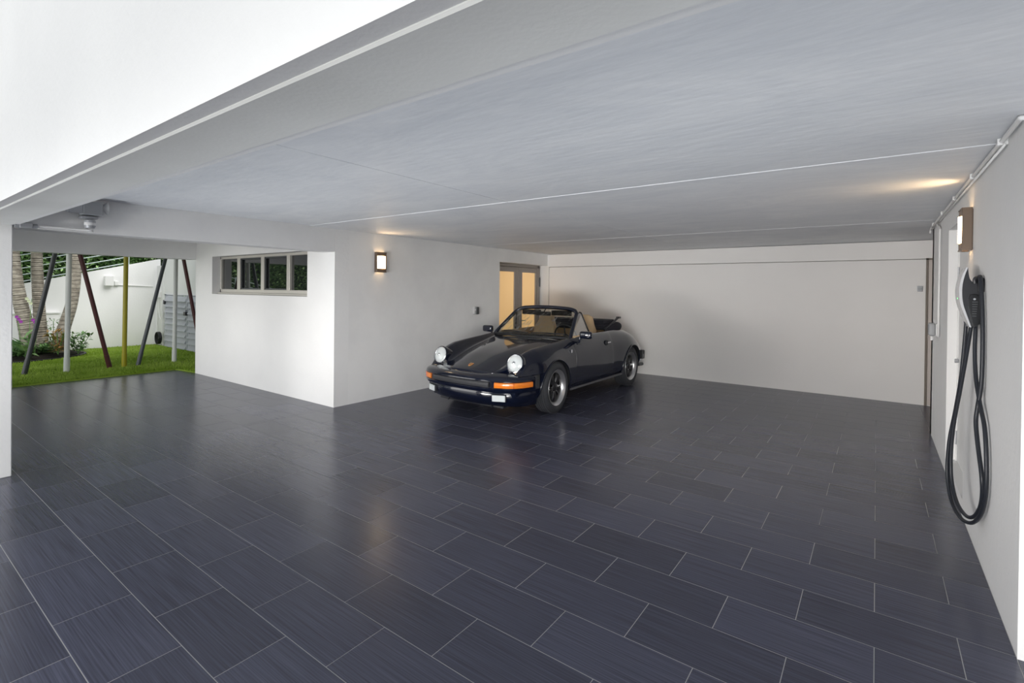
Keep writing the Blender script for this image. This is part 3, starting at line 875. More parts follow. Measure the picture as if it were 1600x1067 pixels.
hood = patch('hood', 0.785, -0.45, 40, 0, 2.0, 12, M['paint'], both=True)
for mir in (False, True):
    d = patch('door', -0.52, -1.62, 26, 4.15, 8.3, 22, M['paint'], mirror=mir)
    s = -1 if mir else 1
    bm = newbm(); box(bm, -1.54, -1.43, s * 0.775 - 0.02, s * 0.775 + 0.016, 0.738, 0.762, bev=0.008, seg=2)
    o_ = local('door_handle', bm, M['chrome'], d); o_['label'] = 'chrome door handle'
    bm = newbm(); lathe(bm, [(0, 0.020), (0.034, 0.018), (0.040, 0)], 16, Matrix.Translation((-1.425, s * 0.768, 0.75)) @ Matrix.Rotation(R(-90 * s), 4, 'X'))
    local('handle_recess', bm, M['black_rub'], d)
    # small shield badge on the fender
    bm = newbm(); box(bm, -0.415, -0.385, s * 0.772 - 0.004, s * 0.772 + 0.004, 0.70, 0.745, bev=0.003)
    o_ = local('fender_badge', bm, M['chrome']); o_['label'] = 'small silver shield badge'
    # sill strip
    bm = newbm(); tube(bm, [(-0.375, s * 0.775, 0.235), (-1.93, s * 0.785, 0.235)], 0.016, 8)
    o_ = local('sill_strip', bm, mat('satin_sill_strip', (0.10, 0.10, 0.11), 0.3, 0.4) if not mir else bpy.data.materials['satin_sill_strip'])
    # arch lips
    for f, z in ((0.0, 0.30), (-2.272, 0.305)):
        bm = newbm(); pts = []
        for i in range(25):
            a = R(-8 + 196 * i / 24)
            ff_ = f + 0.356 * math.cos(a); zz = z + 0.356 * math.sin(a)
            # y on the skin at this height
            best = min((abs(S_(ff_, c / 10).z - zz), S_(ff_, c / 10).y) for c in range(45, 95))
            pts.append((ff_, s * (best[1] + 0.004), zz))
        tube(bm, pts, 0.009, 6); local('arch_lip', bm, M['paint'], smooth=True)

# hood crest
M['crest_red'] = mat('crest_red', (0.45, 0.02, 0.02), 0.35); M['crest_blk'] = mat('crest_black', (0.01, 0.01, 0.01), 0.35)
pc = S_(0.735, 0); pb = S_(0.66, 0)
sl = math.atan2(pc.z - pb.z, pc.x - pb.x)
T = Matrix.Translation(((pc.x + pb.x) / 2, 0, (pc.z + pb.z) / 2 + 0.005)) @ Matrix.Rotation(-sl, 4, 'Y')
sh = [(0.036, 0.026), (0.036, 0.0), (0.036, -0.026), (0.0, -0.028), (-0.022, -0.018), (-0.040, 0), (-0.022, 0.018), (0.0, 0.028)]
sh = [(-a, b) for a, b in sh]
bm = newbm(); prism(bm, sh, 'z', 0, 0.005); bm.transform(T)
cr_ = local('hood_crest', bm, M['gold']); cr_['label'] = 'small gold shield crest on the hood'
bm = newbm()
for (x0, x1, y0, y1) in ((-0.022, -0.004, 0.008, 0.024), (0.004, 0.022, -0.020, -0.004)):
    for q in range(3):
        w = (y1 - y0) / 5; box(bm, x0, x1, y0 + 2 * q * w, y0 + (2 * q + 1) * w, 0.0045, 0.0062)
bm.transform(T); local('crest_stripes', bm, M['crest_red'], cr_)
bm = newbm(); box(bm, -0.008, 0.010, -0.008, 0.008, 0.0045, 0.0075, bev=0.002); bm.transform(T); local('crest_centre', bm, M['crest_blk'], cr_)

# headlights
for s in (1, -1):
    ax = Vector((math.cos(R(17)), 0.05 * s, math.sin(R(17)))).normalized()
    q = Vector((0, 0, 1)).rotation_difference(ax)
    T = Matrix.Translation((0.585, s * 0.592, 0.655)) @ q.to_matrix().to_4x4()
    bm = newbm(); lathe(bm, [(0.085, -0.26), (0.104, -0.14), (0.113, -0.04), (0.116, 0.012), (0.112, 0.024), (0.103, 0.026), (0.100, 0.016)], 40, T)
    hl = local('headlight', bm, M['paint'], smooth=True, a=50)
    bm = newbm(); lathe(bm, [(0.104, 0.018), (0.102, 0.027), (0.096, 0.029), (0.095, 0.022)], 40, T); local('headlight_ring', bm, M['chrome'], hl, smooth=True)
    bm = newbm(); lathe(bm, [(0, 0.052), (0.030, 0.050), (0.060, 0.043), (0.085, 0.032), (0.097, 0.020)], 40, T)
    local('headlight_glass', bm, M['lens'], hl, smooth=True)
    bm = newbm(); lathe(bm, [(0, 0.054), (0.014, 0.053), (0.020, 0.050)], 20, T)
    local('lens_centre', bm, M['chrome'], hl, smooth=True)

# ---- bumpers: sections swept round a plan path
def plan_sweep(bm, path, sec, s0=0, s1=None, closed=True):
    P = [Vector((p[0], p[1], 0)) for p in path]
    rings = []
    for i, p in enumerate(P):
        a = P[max(i - 1, 0)]; b = P[min(i + 1, len(P) - 1)]
        t = (b - a).normalized(); n = Vector((t.y, -t.x, 0))
        rings.append([bm.verts.new((p.x + n.x * o, p.y + n.y * o, z)) for o, z in sec])
    m = len(sec)
    for a, b in zip(rings[:-1], rings[1:]):
        for k in range(m):
            bm.faces.new((a[k], a[(k + 1) % m], b[(k + 1) % m], b[k]))
    bm.faces.new(rings[0]); bm.faces.new(rings[-1][::-1])

def half_to_full(h):
    return [(f, -y) for f, y in reversed(h)] + [(f, y) for f, y in h[1:]]
def sub(path, ymin=None, ymax=None):
    return [p for p in path if (ymin is None or p[1] >= ymin - 1e-6) and (ymax is None or p[1] <= ymax + 1e-6)]
fh = [(p.x, p.y) for p in spline([(0.915, 0, 0), (0.908, 0.20, 0), (0.885, 0.40, 0), (0.845, 0.55, 0), (0.785, 0.66, 0), (0.70, 0.735, 0), (0.58, 0.780, 0), (0.46, 0.800, 0)], 5)]
full = half_to_full(fh)
# path runs from -y to +y: normal (t.y,-t.x) points forward
sec = [(-0.16, 0.548), (-0.055, 0.530), (-0.018, 0.517), (-0.002, 0.497), (0.003, 0.474), (-0.004, 0.468), (-0.004, 0.400), (0.003, 0.394), (0.002, 0.372), (-0.012, 0.352), (-0.06, 0.340), (-0.16, 0.340)]
bm = newbm(); plan_sweep(bm, full, sec); bp = local('front_bumper', bm, M['paint'], smooth=True, a=35)
strip = [p for p in full if abs(p[1]) <= 0.465]
bm = newbm(); plan_sweep(bm, strip, [(-0.006, 0.466), (0.012, 0.463), (0.022, 0.450), (0.022, 0.420), (0.012, 0.405), (-0.006, 0.402)])
o_ = local('rubber_strip', bm, M['bumptrim'], bp, smooth=True, a=35); o_['label'] = 'black rubber strip across the bumper'
for s in (1, -1):
    seg_ = [(f, y * s) for f, y in fh if 0.475 <= y <= 0.79 and f > 0.52]
    if s < 0: seg_ = seg_[::-1]
    bm = newbm(); plan_sweep(bm, seg_, [(-0.006, 0.466), (0.006, 0.463), (0.010, 0.455), (0.010, 0.413), (0.006, 0.405), (-0.006, 0.402)])
    o_ = local('turn_signal', bm, M['amber'], bp, smooth=True, a=35); o_['label'] = 'amber turn signal'
    for fr_ in (0.45, 0.72):
        i_ = int(len(seg_) * fr_); a_, b_ = seg_[i_], seg_[min(i_ + 1, len(seg_) - 1)]
        bm = newbm(); box(bm, a_[0] - 0.012, a_[0] + 0.0125, a_[1] - 0.004, a_[1] + 0.004, 0.405, 0.462); local('lens_rib', bm, M['red'], o_)
    # ribbed bellows between bumper and wing
    for q in range(4):
        f_ = 0.40 + q * 0.022
        bm = newbm(); box(bm, f_, f_ + 0.013, s * 0.792 - 0.012, s * 0.792 + 0.012, 0.37, 0.53, bev=0.004); local('bellows_rib', bm, M['black_rub'], bp)
# lower valance
vh = [(f - 0.035, y * 0.975) for f, y in fh]
vfull = half_to_full(vh)
sec = [(-0.18, 0.350), (-0.03, 0.350), (-0.018, 0.330), (-0.020, 0.265), (-0.040, 0.225), (-0.075, 0.190), (-0.12, 0.165), (-0.22, 0.160)]
bm = newbm(); plan_sweep(bm, vfull, sec); va = local('front_valance', bm, M['paint'], smooth=True, a=35)
for s in (1, -1):
    # rectangular fog lamps
    T = Matrix.Translation((0.805, s * 0.52, 0.282)) @ Matrix.Rotation(R(22 * s), 4, 'Z')
    bm = newbm(); box(bm, -0.06, 0.012, -0.085, 0.085, -0.042, 0.042, bev=0.008, seg=2); bm.transform(T); fg = local('fog_lamp', bm, M['black_pl'])
    bm = newbm(); box(bm, 0.010, 0.024, -0.077, 0.077, -0.036, 0.036, bev=0.005, seg=2); bm.transform(T); local('fog_lens', bm, M['lens'], fg)
bm = newbm(); box(bm, 0.60, 0.70, -0.5, 0.5, 0.135, 0.17, bev=0.01); local('lip_spoiler', bm, M['black_pl'])
for s in (1, -1):
    bm = newbm(); tube(bm, [(0.66, s * 0.34, 0.165), (0.72, s * 0.34, 0.145)], 0.012, 8); local('tow_hook', bm, M['black_pl'])
# rear bumper
rh = [(p.x, p.y) for p in spline([(-3.36, 0, 0), (-3.345, 0.30, 0), (-3.28, 0.47, 0), (-3.18, 0.59, 0), (-3.05, 0.675, 0), (-2.92, 0.735, 0), (-2.78, 0.785, 0)], 4)]
rf = [(f, y) for f, y in reversed(half_to_full(rh))]
sec = [(-0.14, 0.52), (-0.03, 0.515), (-0.002, 0.495), (0.004, 0.455), (0.016, 0.450), (0.016, 0.395), (0.004, 0.388), (0.0, 0.365), (-0.04, 0.33), (-0.14, 0.31)]
bm = newbm(); plan_sweep(bm, rf, sec); rb = local('rear_bumper', bm, M['paint'], smooth=True, a=35)
bm = newbm(); plan_sweep(bm, rf, [(0.0, 0.458), (0.024, 0.452), (0.024, 0.398), (0.0, 0.390)]); local('rubber_strip', bm, M['bumptrim'], rb, smooth=True, a=35)
for s in (1, -1):
    bm = newbm(); box(bm, -2.85, -2.76, s * 0.765 - 0.03, s * 0.765 + 0.035, 0.375, 0.52, bev=0.012, seg=2); local('rear_bellows', bm, M['black_rub'], rb)
    bm = newbm(); tube(bm, [(-3.0, s * 0.62, 0.24), (-3.18, s * 0.62, 0.23)], 0.03, 12); local('exhaust_pipe', bm, M['grey_dk'])
    bm = newbm(); box(bm, -3.19, -3.08, s * 0.30 - 0.17, s * 0.30 + 0.17, 0.47, 0.54, bev=0.02, seg=2); local('tail_light', bm, M['red'])
# engine lid grille
bm = newbm(); box(bm, -2.75, -2.35, -0.33, 0.33, 0.80, 0.905, bev=0.03, seg=2); bm.transform(Matrix.Translation((0, 0, -0.05)))
local('engine_lid', bm, M['paint'], smooth=True, a=40)

# ---- wheels
def wheel(f, s, steer):
    T = Matrix.Translation((f, s * 0.705, 0.3155)) @ Matrix.Rotation(steer, 4, 'Z') @ Matrix.Rotation(R(-90 * s), 4, 'X')
    # local Z = outwards
    Rr, w = 0.3145, 0.095
    bm = newbm()
    pr = [(0.215, -w), (0.25, -w - 0.004), (0.285, -w), (0.303, -w + 0.015), (0.3115, -w + 0.028)]
    x = -w + 0.030
    while x < w - 0.035:
        pr += [(Rr, x), (Rr, x + 0.020), (Rr - 0.007, x + 0.022), (Rr - 0.007, x + 0.028)]
        x += 0.030
    pr += [(Rr, w - 0.034), (0.3105, w - 0.022), (0.300, w - 0.012), (0.284, w - 0.002), (0.262, w + 0.003), (0.240, w + 0.002), (0.219, w - 0.008), (0.205, w - 0.012), (0.205, -w), (0.215, -w)]
    lathe(bm, pr, 56, T)
    ty = local('tyre', bm, M['tyre'], smooth=True, a=30)
    # tread blocks: short sipes across the outer shoulder
    bm = newbm()
    for k in range(56):
        a = 2 * PI * k / 56
        Tm = T @ Matrix.Rotation(a, 4, 'Z')
        b2 = newbm(); box(b2, 0.3085, 0.3165, -0.012, 0.012, w - 0.034, w - 0.016); b2.transform(Tm)
        me = bpy.data.meshes.new('x'); b2.to_mesh(me); b2.free(); bm.from_mesh(me); bpy.data.meshes.remove(me)
    o_ = local('tread_blocks', bm, M['tyre'], ty); o_['kind'] = 'stuff'
    bm = newbm()
    lathe(bm, [(0.206, -w + 0.01), (0.187, -w + 0.02), (0.1795, 0.0), (0.1795, 0.030), (0.176, 0.030), (0.176, -0.02)], 56, T); local('rim_barrel', bm, M['spoke'], smooth=True, a=40)
    bm = newbm()
    lathe(bm, [(0.178, 0.030), (0.178, 0.045), (0.182, 0.055), (0.186, 0.070), (0.204, w - 0.012), (0.211, w - 0.002), (0.219, w + 0.002), (0.221, w - 0.006), (0.215, w - 0.014)], 56, T)
    rm = local('rim', bm, M['rim'], smooth=True, a=40)
    bm = newbm(); lathe(bm, [(0, -0.01), (0.185, -0.01), (0.185, -0.02), (0, -0.02)], 32, T); local('brake_disc', bm, M['grey_dk'])
    for k in range(5):
        a = 2 * PI * k / 5 + 0.3
        Tm = T @ Matrix.Rotation(a, 4, 'Z')
        # petal-shaped spoke: narrow at the hub, broad at the rim
        sect = [(0.040, 0.020, 0.052), (0.075, 0.030, 0.060), (0.110, 0.046, 0.064), (0.145, 0.060, 0.060), (0.170, 0.062, 0.052), (0.183, 0.052, 0.046)]
        bm = newbm(); rings = []
        for (r_, hw, h) in sect:
            rings.append([bm.verts.new(Tm @ Vector(p)) for p in ((r_, -hw, h - 0.016), (r_, -hw * 0.75, h), (r_, 0, h + 0.005), (r_, hw * 0.75, h), (r_, hw, h - 0.016), (r_, 0, h - 0.028))])
        for a_, b_ in zip(rings[:-1], rings[1:]):
            for q in range(6): bm.faces.new((a_[q], a_[(q + 1) % 6], b_[(q + 1) % 6], b_[q]))
        bm.faces.new(rings[0]); bm.faces.new(rings[-1][::-1])
        local('wheel_spoke', bm, M['spoke'], smooth=True, a=40)
    bm = newbm(); lathe(bm, [(0, 0.072), (0.022, 0.071), (0.034, 0.066), (0.050, 0.062), (0.060, 0.050), (0.060, 0.03)], 24, T); hb = local('wheel_hub', bm, M['spoke'], smooth=True, a=40)
    for k in range(5):
        a = 2 * PI * (k + 0.5) / 5 + 0.3
        Tm = T @ Matrix.Translation((0.065 * math.cos(a), 0.065 * math.sin(a), 0.04))
        bm = newbm(); lathe(bm, [(0, 0.024), (0.009, 0.022), (0.011, 0)], 6, Tm); local('lug_nut', bm, M['chrome'], hb)
    bm = newbm(); lathe(bm, [(0, 0), (0.006, 0), (0.006, 0.02), (0, 0.02)], 8, T @ Matrix.Translation((0.19, 0, 0.075))); local('valve', bm, M['chrome'], rm)
for f, st in ((0.0, R(3)), (-2.272, 0)):
    for s in (1, -1): wheel(f, s, st)

# underbody pan
bm = newbm(); box(bm, -3.0, 0.55, -0.48, 0.48, 0.165, 0.30, bev=0.02); local('floor_pan', bm, M['black_rub'])

# ---- windscreen
hp = [(-0.985, -0.520, 1.205), (-1.000, -0.40, 1.238), (-1.015, -0.20, 1.252), (-1.020, 0, 1.256), (-1.015, 0.20, 1.252), (-1.000, 0.40, 1.238), (-0.985, 0.520, 1.205)]
bp_ = [(-0.590, -0.640, 0.868), (-0.520, -0.42, 0.872), (-0.470, -0.20, 0.870), (-0.455, 0, 0.868), (-0.470, 0.20, 0.870), (-0.520, 0.42, 0.872), (-0.590, 0.640, 0.868)]
Hs, Bs = spline(hp, 4), spline(bp_, 4)
bm = newbm()
tube(bm, [Bs[0] + Vector((0.02, 0, -0.03))] + [Bs[0].lerp(Hs[0], t) for t in (0.1, 0.5, 0.93)] + Hs[1:-1] + [Bs[-1].lerp(Hs[-1], t) for t in (0.93, 0.5, 0.1)] + [Bs[-1] + Vector((0.02, 0, -0.03))], 0.029, 8)
ws = local('windscreen_frame', bm, M['paint'], smooth=True)
bm = newbm(); tube(bm, [p + Vector((-0.02, 0, 0.004)) for p in Hs[2:-2]], 0.022, 8); local('header_seal', bm, M['black_rub'], ws, smooth=True)
bm = newbm(); tube(bm, [p + Vector((0.012, 0, -0.004)) for p in Bs], 0.016, 8); local('screen_seal', bm, M['black_rub'], ws, smooth=True)
bm = newbm(); rows = []
for i in range(7):
    t = i / 6; row = []
    for a_, b_ in zip(Bs, Hs):
        p = a_.lerp(b_, t); bow = 0.02 * math.sin(PI * t)
        row.append(bm.verts.new((p.x + bow, p.y, p.z + bow * 0.6)))
    rows.append(row)
for r0, r1 in zip(rows[:-1], rows[1:]):
    for k_ in range(len(r0) - 1): bm.faces.new((r0[k_], r0[k_ + 1], r1[k_ + 1], r1[k_]))
g_ = bmesh.ops.solidify(bm, geom=bm.faces[:], thickness=0.004)
local('windscreen_glass', bm, M['cglass'], ws, smooth=True)
# quarter lights, visors, mirror
for s in (1, -1):
    bm = newbm(); tube(bm, [(-0.99, s * 0.545, 1.20), (-1.02, s * 0.56, 1.196), (-1.035, s * 0.565, 1.18), (-1.125, s * 0.655, 0.885)], 0.009, 6)
    qf = local('quarter_light_frame', bm, M['black_rub'], ws)
    bm = newbm(); vs4 = [bm.verts.new(p) for p in ((-0.64, s * 0.645, 0.885), (-0.99, s * 0.545, 1.19), (-1.03, s * 0.562, 1.185), (-1.12, s * 0.652, 0.885))]; bm.faces.new(vs4)
    bmesh.ops.solidify(bm, geom=bm.faces[:], thickness=0.004); local('quarter_light_glass', bm, M['cglass'], qf)
    bm = newbm(); box(bm, -1.0, -0.985, s * 0.26 - 0.17, s * 0.26 + 0.17, 1.14, 1.215, bev=0.006); 
    local('sun_visor', bm, mat('dark_visor', (0.05, 0.045, 0.04), 0.7) if s == 1 else bpy.data.materials['dark_visor'], ws)
bm = newbm(); box(bm, -0.935, -0.905, -0.125, 0.125, 1.135, 1.195, bev=0.012, seg=2); tube(bm, [(-0.92, 0, 1.18), (-0.985, 0, 1.235)], 0.008, 6)
local('rear_view_mirror', bm, M['black_pl'], ws)
# door mirrors
for s in (1, -1):
    bm = newbm(); box(bm, -0.70, -0.625, s * 0.835 - 0.088, s * 0.835 + 0.088, 0.868, 0.965, bev=0.028, seg=3)
    dm = local('door_mirror', bm, M['paint'], smooth=True, a=60)
    bm = newbm(); tube(bm, [(-0.64, s * 0.725, 0.80), (-0.65, s * 0.745, 0.83), (-0.655, s * 0.76, 0.90)], 0.015, 8); box(bm, -0.70, -0.60, s * 0.728 - 0.02, s * 0.728 + 0.02, 0.785, 0.815, bev=0.008)
    local('mirror_stalk', bm, M['paint'], dm)
    bm = newbm(); box(bm, -0.706, -0.698, s * 0.835 - 0.072, s * 0.835 + 0.072, 0.882, 0.951, bev=0.003); local('mirror_glass', bm, M['chrome'], dm)
# wipers
for y0_, y1_ in ((0.06, 0.56), (-0.46, 0.03)):
    bm = newbm(); z0_ = 0.878
    fb = lambda y: at_y(y)
    def at_y(y):
        i_ = min(range(len(Bs)), key=lambda q: abs(Bs[q].y - y)); return Bs[i_].x
    tube(bm, [(at_y(y0_) + 0.04, y0_, 0.872), (at_y((y0_ + y1_) / 2) - 0.005, (y0_ + y1_) / 2, 0.912), (at_y(y1_) - 0.012, y1_, 0.915)], 0.006, 6)
    tube(bm, [(at_y(y0_ + .02) - 0.02, y0_ + 0.02, 0.915), (at_y((y0_ + y1_) / 2) - 0.02, (y0_ + y1_) / 2, 0.925), (at_y(y1_) - 0.02, y1_, 0.915)], 0.007, 6)
    local('wiper', bm, M['black_rub'])
# cowl grille
bm = newbm(); box(bm, -0.44, -0.40, -0.30, 0.30, 0.838, 0.850, bev=0.003); local('cowl_vent', bm, M['black_pl'])

# ---- interior
bm = newbm(); box(bm, -0.86, -0.54, -0.64, 0.64, 0.66, 0.872, bev=0.05, seg=3); local('dashboard', bm, M['carpet'], smooth=True, a=50)
bm = newbm(); box(bm, -1.85, -0.6, -0.64, 0.64, 0.302, 0.33); local('cabin_carpet', bm, M['carpet'])
bm = newbm(); box(bm, -1.87, -1.62, -0.64, 0.64, 0.33, 0.80, bev=0.05, seg=2); local('rear_bench', bm, M['tan'], smooth=True, a=50)
for s in (1, -1):
    bm = newbm(); box(bm, -1.62, -0.62, s * 0.655 - 0.02, s * 0.655 + 0.02, 0.40, 0.895, bev=0.012, seg=2); local('door_card', bm, M['tan'])
T = Matrix.Translation((-0.97, 0.36, 0.84)) @ Matrix.Rotation(R(-68), 4, 'Y')
bm = newbm(); tube(bm, [(0.185 * math.cos(2 * PI * i / 32), 0.185 * math.sin(2 * PI * i / 32), 0) for i in range(33)], 0.013, 8, cap=False)
for a in (0, 90, 180, 270):
    tube(bm, [(0.04 * math.cos(R(a)), 0.04 * math.sin(R(a)), -0.02), (0.18 * math.cos(R(a)), 0.18 * math.sin(R(a)), 0)], 0.012, 6)
lathe(bm, [(0, 0.01), (0.05, 0.0), (0.05, -0.05), (0.02, -0.2)], 16)
bm.transform(T); local('steering_wheel', bm, M['black_pl'], smooth=True, a=50)
for s in (1, -1):
    yc = s * 0.345
    bm = newbm(); box(bm, -1.50, -1.02, yc - 0.24, yc + 0.24, 0.36, 0.54, bev=0.05, seg=3); st_ = local('seat_cushion', bm, M['tan'], smooth=True, a=60)
    # backrest with built-in head restraint, an outline in (y,z) given thickness and leaned back
    out = [(-0.235, 0), (-0.24, 0.30), (-0.215, 0.40), (-0.15, 0.48), (-0.130, 0.62), (-0.105, 0.69), (-0.05, 0.715), (0.05, 0.715), (0.105, 0.69), (0.130, 0.62), (0.15, 0.48), (0.215, 0.40), (0.24, 0.30), (0.235, 0)]
    bm = newbm(); prism(bm, out, 'x', -0.055, 0.055)
    bmesh.ops.bevel(bm, geom=[e for e in bm.edges if abs(e.verts[0].co.x - e.verts[1].co.x) < 1e-5], offset=0.03, segments=3, affect='EDGES', profile=0.5)
    bm.transform(Matrix.Translation((-1.42, yc, 0.44)) @ Matrix.Rotation(R(-14), 4, 'Y'))
    local('seat_back', bm, M['tan'], smooth=True, a=60)
    bm = newbm()
    for q in (-0.10, -0.05, 0, 0.05, 0.10):
        b2 = newbm(); box(b2, 0.052, 0.064, q - 0.021, q + 0.021, 0.05, 0.42, bev=0.008, seg=2)
        me = bpy.data.meshes.new('x'); b2.to_mesh(me); b2.free(); bm.from_mesh(me); bpy.data.meshes.remove(me)
    bm.transform(Matrix.Translation((-1.42, yc, 0.44)) @ Matrix.Rotation(R(-14), 4, 'Y')); local('seat_pleats', bm, M['tan'], smooth=True, a=60)

# ---- folded soft top
st = newbm()
for i, (f0_, f1_, z0_, z1_, yw) in enumerate(((-1.74, -2.20, 0.90, 0.955, 0.60), (-1.72, -2.22, 0.945, 0.99, 0.585), (-1.74, -2.18, 0.983, 1.022, 0.575), (-1.76, -2.14, 1.016, 1.055, 0.565))):
    bm = newbm(); box(bm, f1_, f0_, -yw, yw, z0_, z1_, bev=0.018, seg=3)
    local('roof_fold', bm, M['roofcloth'], smooth=True, a=60)
for s in (1, -1):
    T = Matrix.Translation((-2.02, s * 0.60, 0.925)) @ Matrix.Rotation(R(6), 4, 'Y') @ Matrix.Diagonal((0.26, 0.085, 0.090, 1))
    bm = newbm(); bmesh.ops.create_uvsphere(bm, u_segments=20, v_segments=12, radius=1, matrix=T); local('roof_side_bag', bm, M['roofcloth'], smooth=True)
    bm = newbm(); tube(bm, [(-1.72, s * 0.60, 0.925), (-1.95, s * 0.615, 1.00), (-2.19, s * 0.60, 1.078)], 0.019, 6); box(bm, -2.26, -2.17, s * 0.60 - 0.025, s * 0.60 + 0.025, 1.065, 1.095, bev=0.006)
    local('roof_frame_bar', bm, M['black_pl'])
    bm = newbm(); tube(bm, [(-1.70, s * 0.60, 0.90), (-1.90, s * 0.63, 0.945), (-2.05, s * 0.63, 0.99)], 0.012, 6); local('roof_frame_link', bm, M['black_pl'])
st.free()

# ================================================================== GARDEN
M['soilg'] = mat('garden_ground', (0.05, 0.045, 0.035), 0.9)
bm = newbm(); box(bm, -24, -10.60, -26, 12, -0.30, -0.03); struct('trim_garden_ground', bm, M['soilg'])
M['turf'] = mat('artificial_turf_base', (0.055, 0.105, 0.012), 0.9)
add_noise_color(M['turf'], (0.15, 0.24, 0.010), (0.25, 0.36, 0.04), nscale=1.3, detail=8)
bm = newbm()
# turf slab with a notch where the floor corner meets it
prism(bm, [(-15.45, -1.3), (-10.585, -1.3), (-10.585, 3.80), (-9.94, 3.90), (-9.94, 5.08), (-15.45, 5.08)], 'z', -0.03, 0.022)
turf = obj('lawn', bm, M['turf']); tag(turf, 'bright green artificial lawn between the carport floor and garden wall', 'lawn')
M['blade'] = mat('grass_blade', (0.11, 0.21, 0.025), 0.7)
add_noise_color(M['blade'], (0.20, 0.33, 0.015), (0.38, 0.52, 0.08), nscale=1.1, detail=6)
verts, faces = [], []
rg = random.Random(3)
for i in range(52000):
    y = rg.uniform(0.8, 5.05); x = -10.60 - (rg.random() ** 1.5) * 4.8
    if y > 3.85 and rg.random() < 0.3: x = rg.uniform(-10.6, -9.96)
    h = rg.uniform(0.018, 0.042); a = rg.uniform(0, 2 * PI); w = 0.006
    lx, ly = rg.uniform(-.015, .015), rg.uniform(-.015, .015)
    b0 = len(verts)
    verts += [(x - w * math.cos(a), y - w * math.sin(a), 0.02), (x + w * math.cos(a), y + w * math.sin(a), 0.02), (x + lx, y + ly, 0.02 + h)]
    faces.append((b0, b0 + 1, b0 + 2))
me = bpy.data.meshes.new('grass_blades'); me.from_pydata(verts, [], faces); me.materials.append(M['blade'])
o = bpy.data.objects.new('grass_blades', me); COL.objects.link(o); o.parent = turf; o['kind'] = 'stuff'

# garden wall with sloping top
GX = -15.5
def gz(y): return 1.575 + 0.2638 * (y - 2.504)
bm = newbm(); prism(bm, [(-4.0, -0.03), (5.20, -0.03), (5.20, gz(5.2)), (-1.0, gz(-1.0)), (-4.0, gz(-1.0))], 'x', GX - 0.2, GX)
struct('wall_garden', bm, M['stucco'], 'white garden wall whose top slopes up to the right', 'wall')
bm = newbm(); box(bm, GX - 0.01, GX + 0.10, -4.0, 3.13, -0.03, 0.905); box(bm, GX - 0.01, GX + 0.13, -4.0, 3.15, 0.90, 0.935, bev=0.004)
struct('trim_ledge', bm, M['stucco'], 'low white ledge at the foot of the garden wall', 'ledge')
# gate wall
bm = newbm(); box(bm, -15.02, -9.6, 5.12, 5.30, 1.352, 2.9); box(bm, -15.02, -14.90, 5.12, 5.3, -0.03, 1.36)
struct('wall_gate', bm, M['stucco'], 'plain white wall above the slatted grey gate', 'wall')

# railing
rail = thing('railing', 'pale blue-grey railing of sloping bars on top of the garden wall', 'railing', (GX - 0.08, 1.0, gz(1.0)))
M['railm'] = mat('pale_green_grey_rail', (0.50, 0.58, 0.56), 0.4)
for k_ in range(5):
    o_ = 0.055 + 0.150 * k_
    bm = newbm(); tube(bm, [(GX - 0.08, -1.0, gz(-1) + o_), (GX - 0.08, 4.50, gz(4.5) + o_)], 0.012, 8); obj('rail_bar', bm, M['railm'], rail)
for y in (-0.9, 0.9, 2.7, 4.5):
    bm = newbm(); box(bm, GX - 0.10, GX - 0.055, y - 0.025, y + 0.025, gz(y) - 0.02, gz(y) + 0.70); obj('rail_post', bm, M['railm'], rail)

# gate of horizontal slats
gate = thing('garden_gate', 'double garden gate of overlapping light grey horizontal slats', 'gate', (-13.3, 5.1, 0))
M['slat'] = mat('grey_gate_slat', (0.44, 0.46, 0.50), 0.5)
for (xa, xb) in ((-14.76, -13.42), (-13.37, -12.03)):
    bm = newbm(); box(bm, xa, xa + 0.05, 5.06, 5.11, 0.02, 1.335); box(bm, xb - 0.05, xb, 5.06, 5.11, 0.02, 1.335)
    lf = obj('gate_leaf', bm, M['slat'], gate)
    for q in range(9):
        z = 0.03 + q * 0.1445
        bm = newbm(); prism(bm, [(5.080, z + 0.004), (5.020, z), (5.020, z + 0.010), (5.085, z + 0.138)], 'x', xa + 0.045, xb - 0.045); obj('slat', bm, M['slat'], lf)
bm = newbm(); box(bm, -14.89, -12.0, 5.09, 5.12, 1.333, 1.352); box(bm, -14.89, -14.77, 5.09, 5.12, 0.0, 1.35); obj('gate_frame', bm, M['slat'], gate)
bm = newbm(); box(bm, -13.50, -13.37, 5.00, 5.06, 0.86, 0.95, bev=0.012, seg=2); tube(bm, [(-13.40, 5.03, 0.95), (-13.40, 5.03, 1.0)], 0.01); l_ = obj('gate_latch', bm, M['black_pl'], gate)
bm = newbm(); box(bm, -14.80, -14.72, 5.02, 5.06, 1.10, 1.21, bev=0.01); obj('gate_hinge', bm, M['black_pl'], gate)

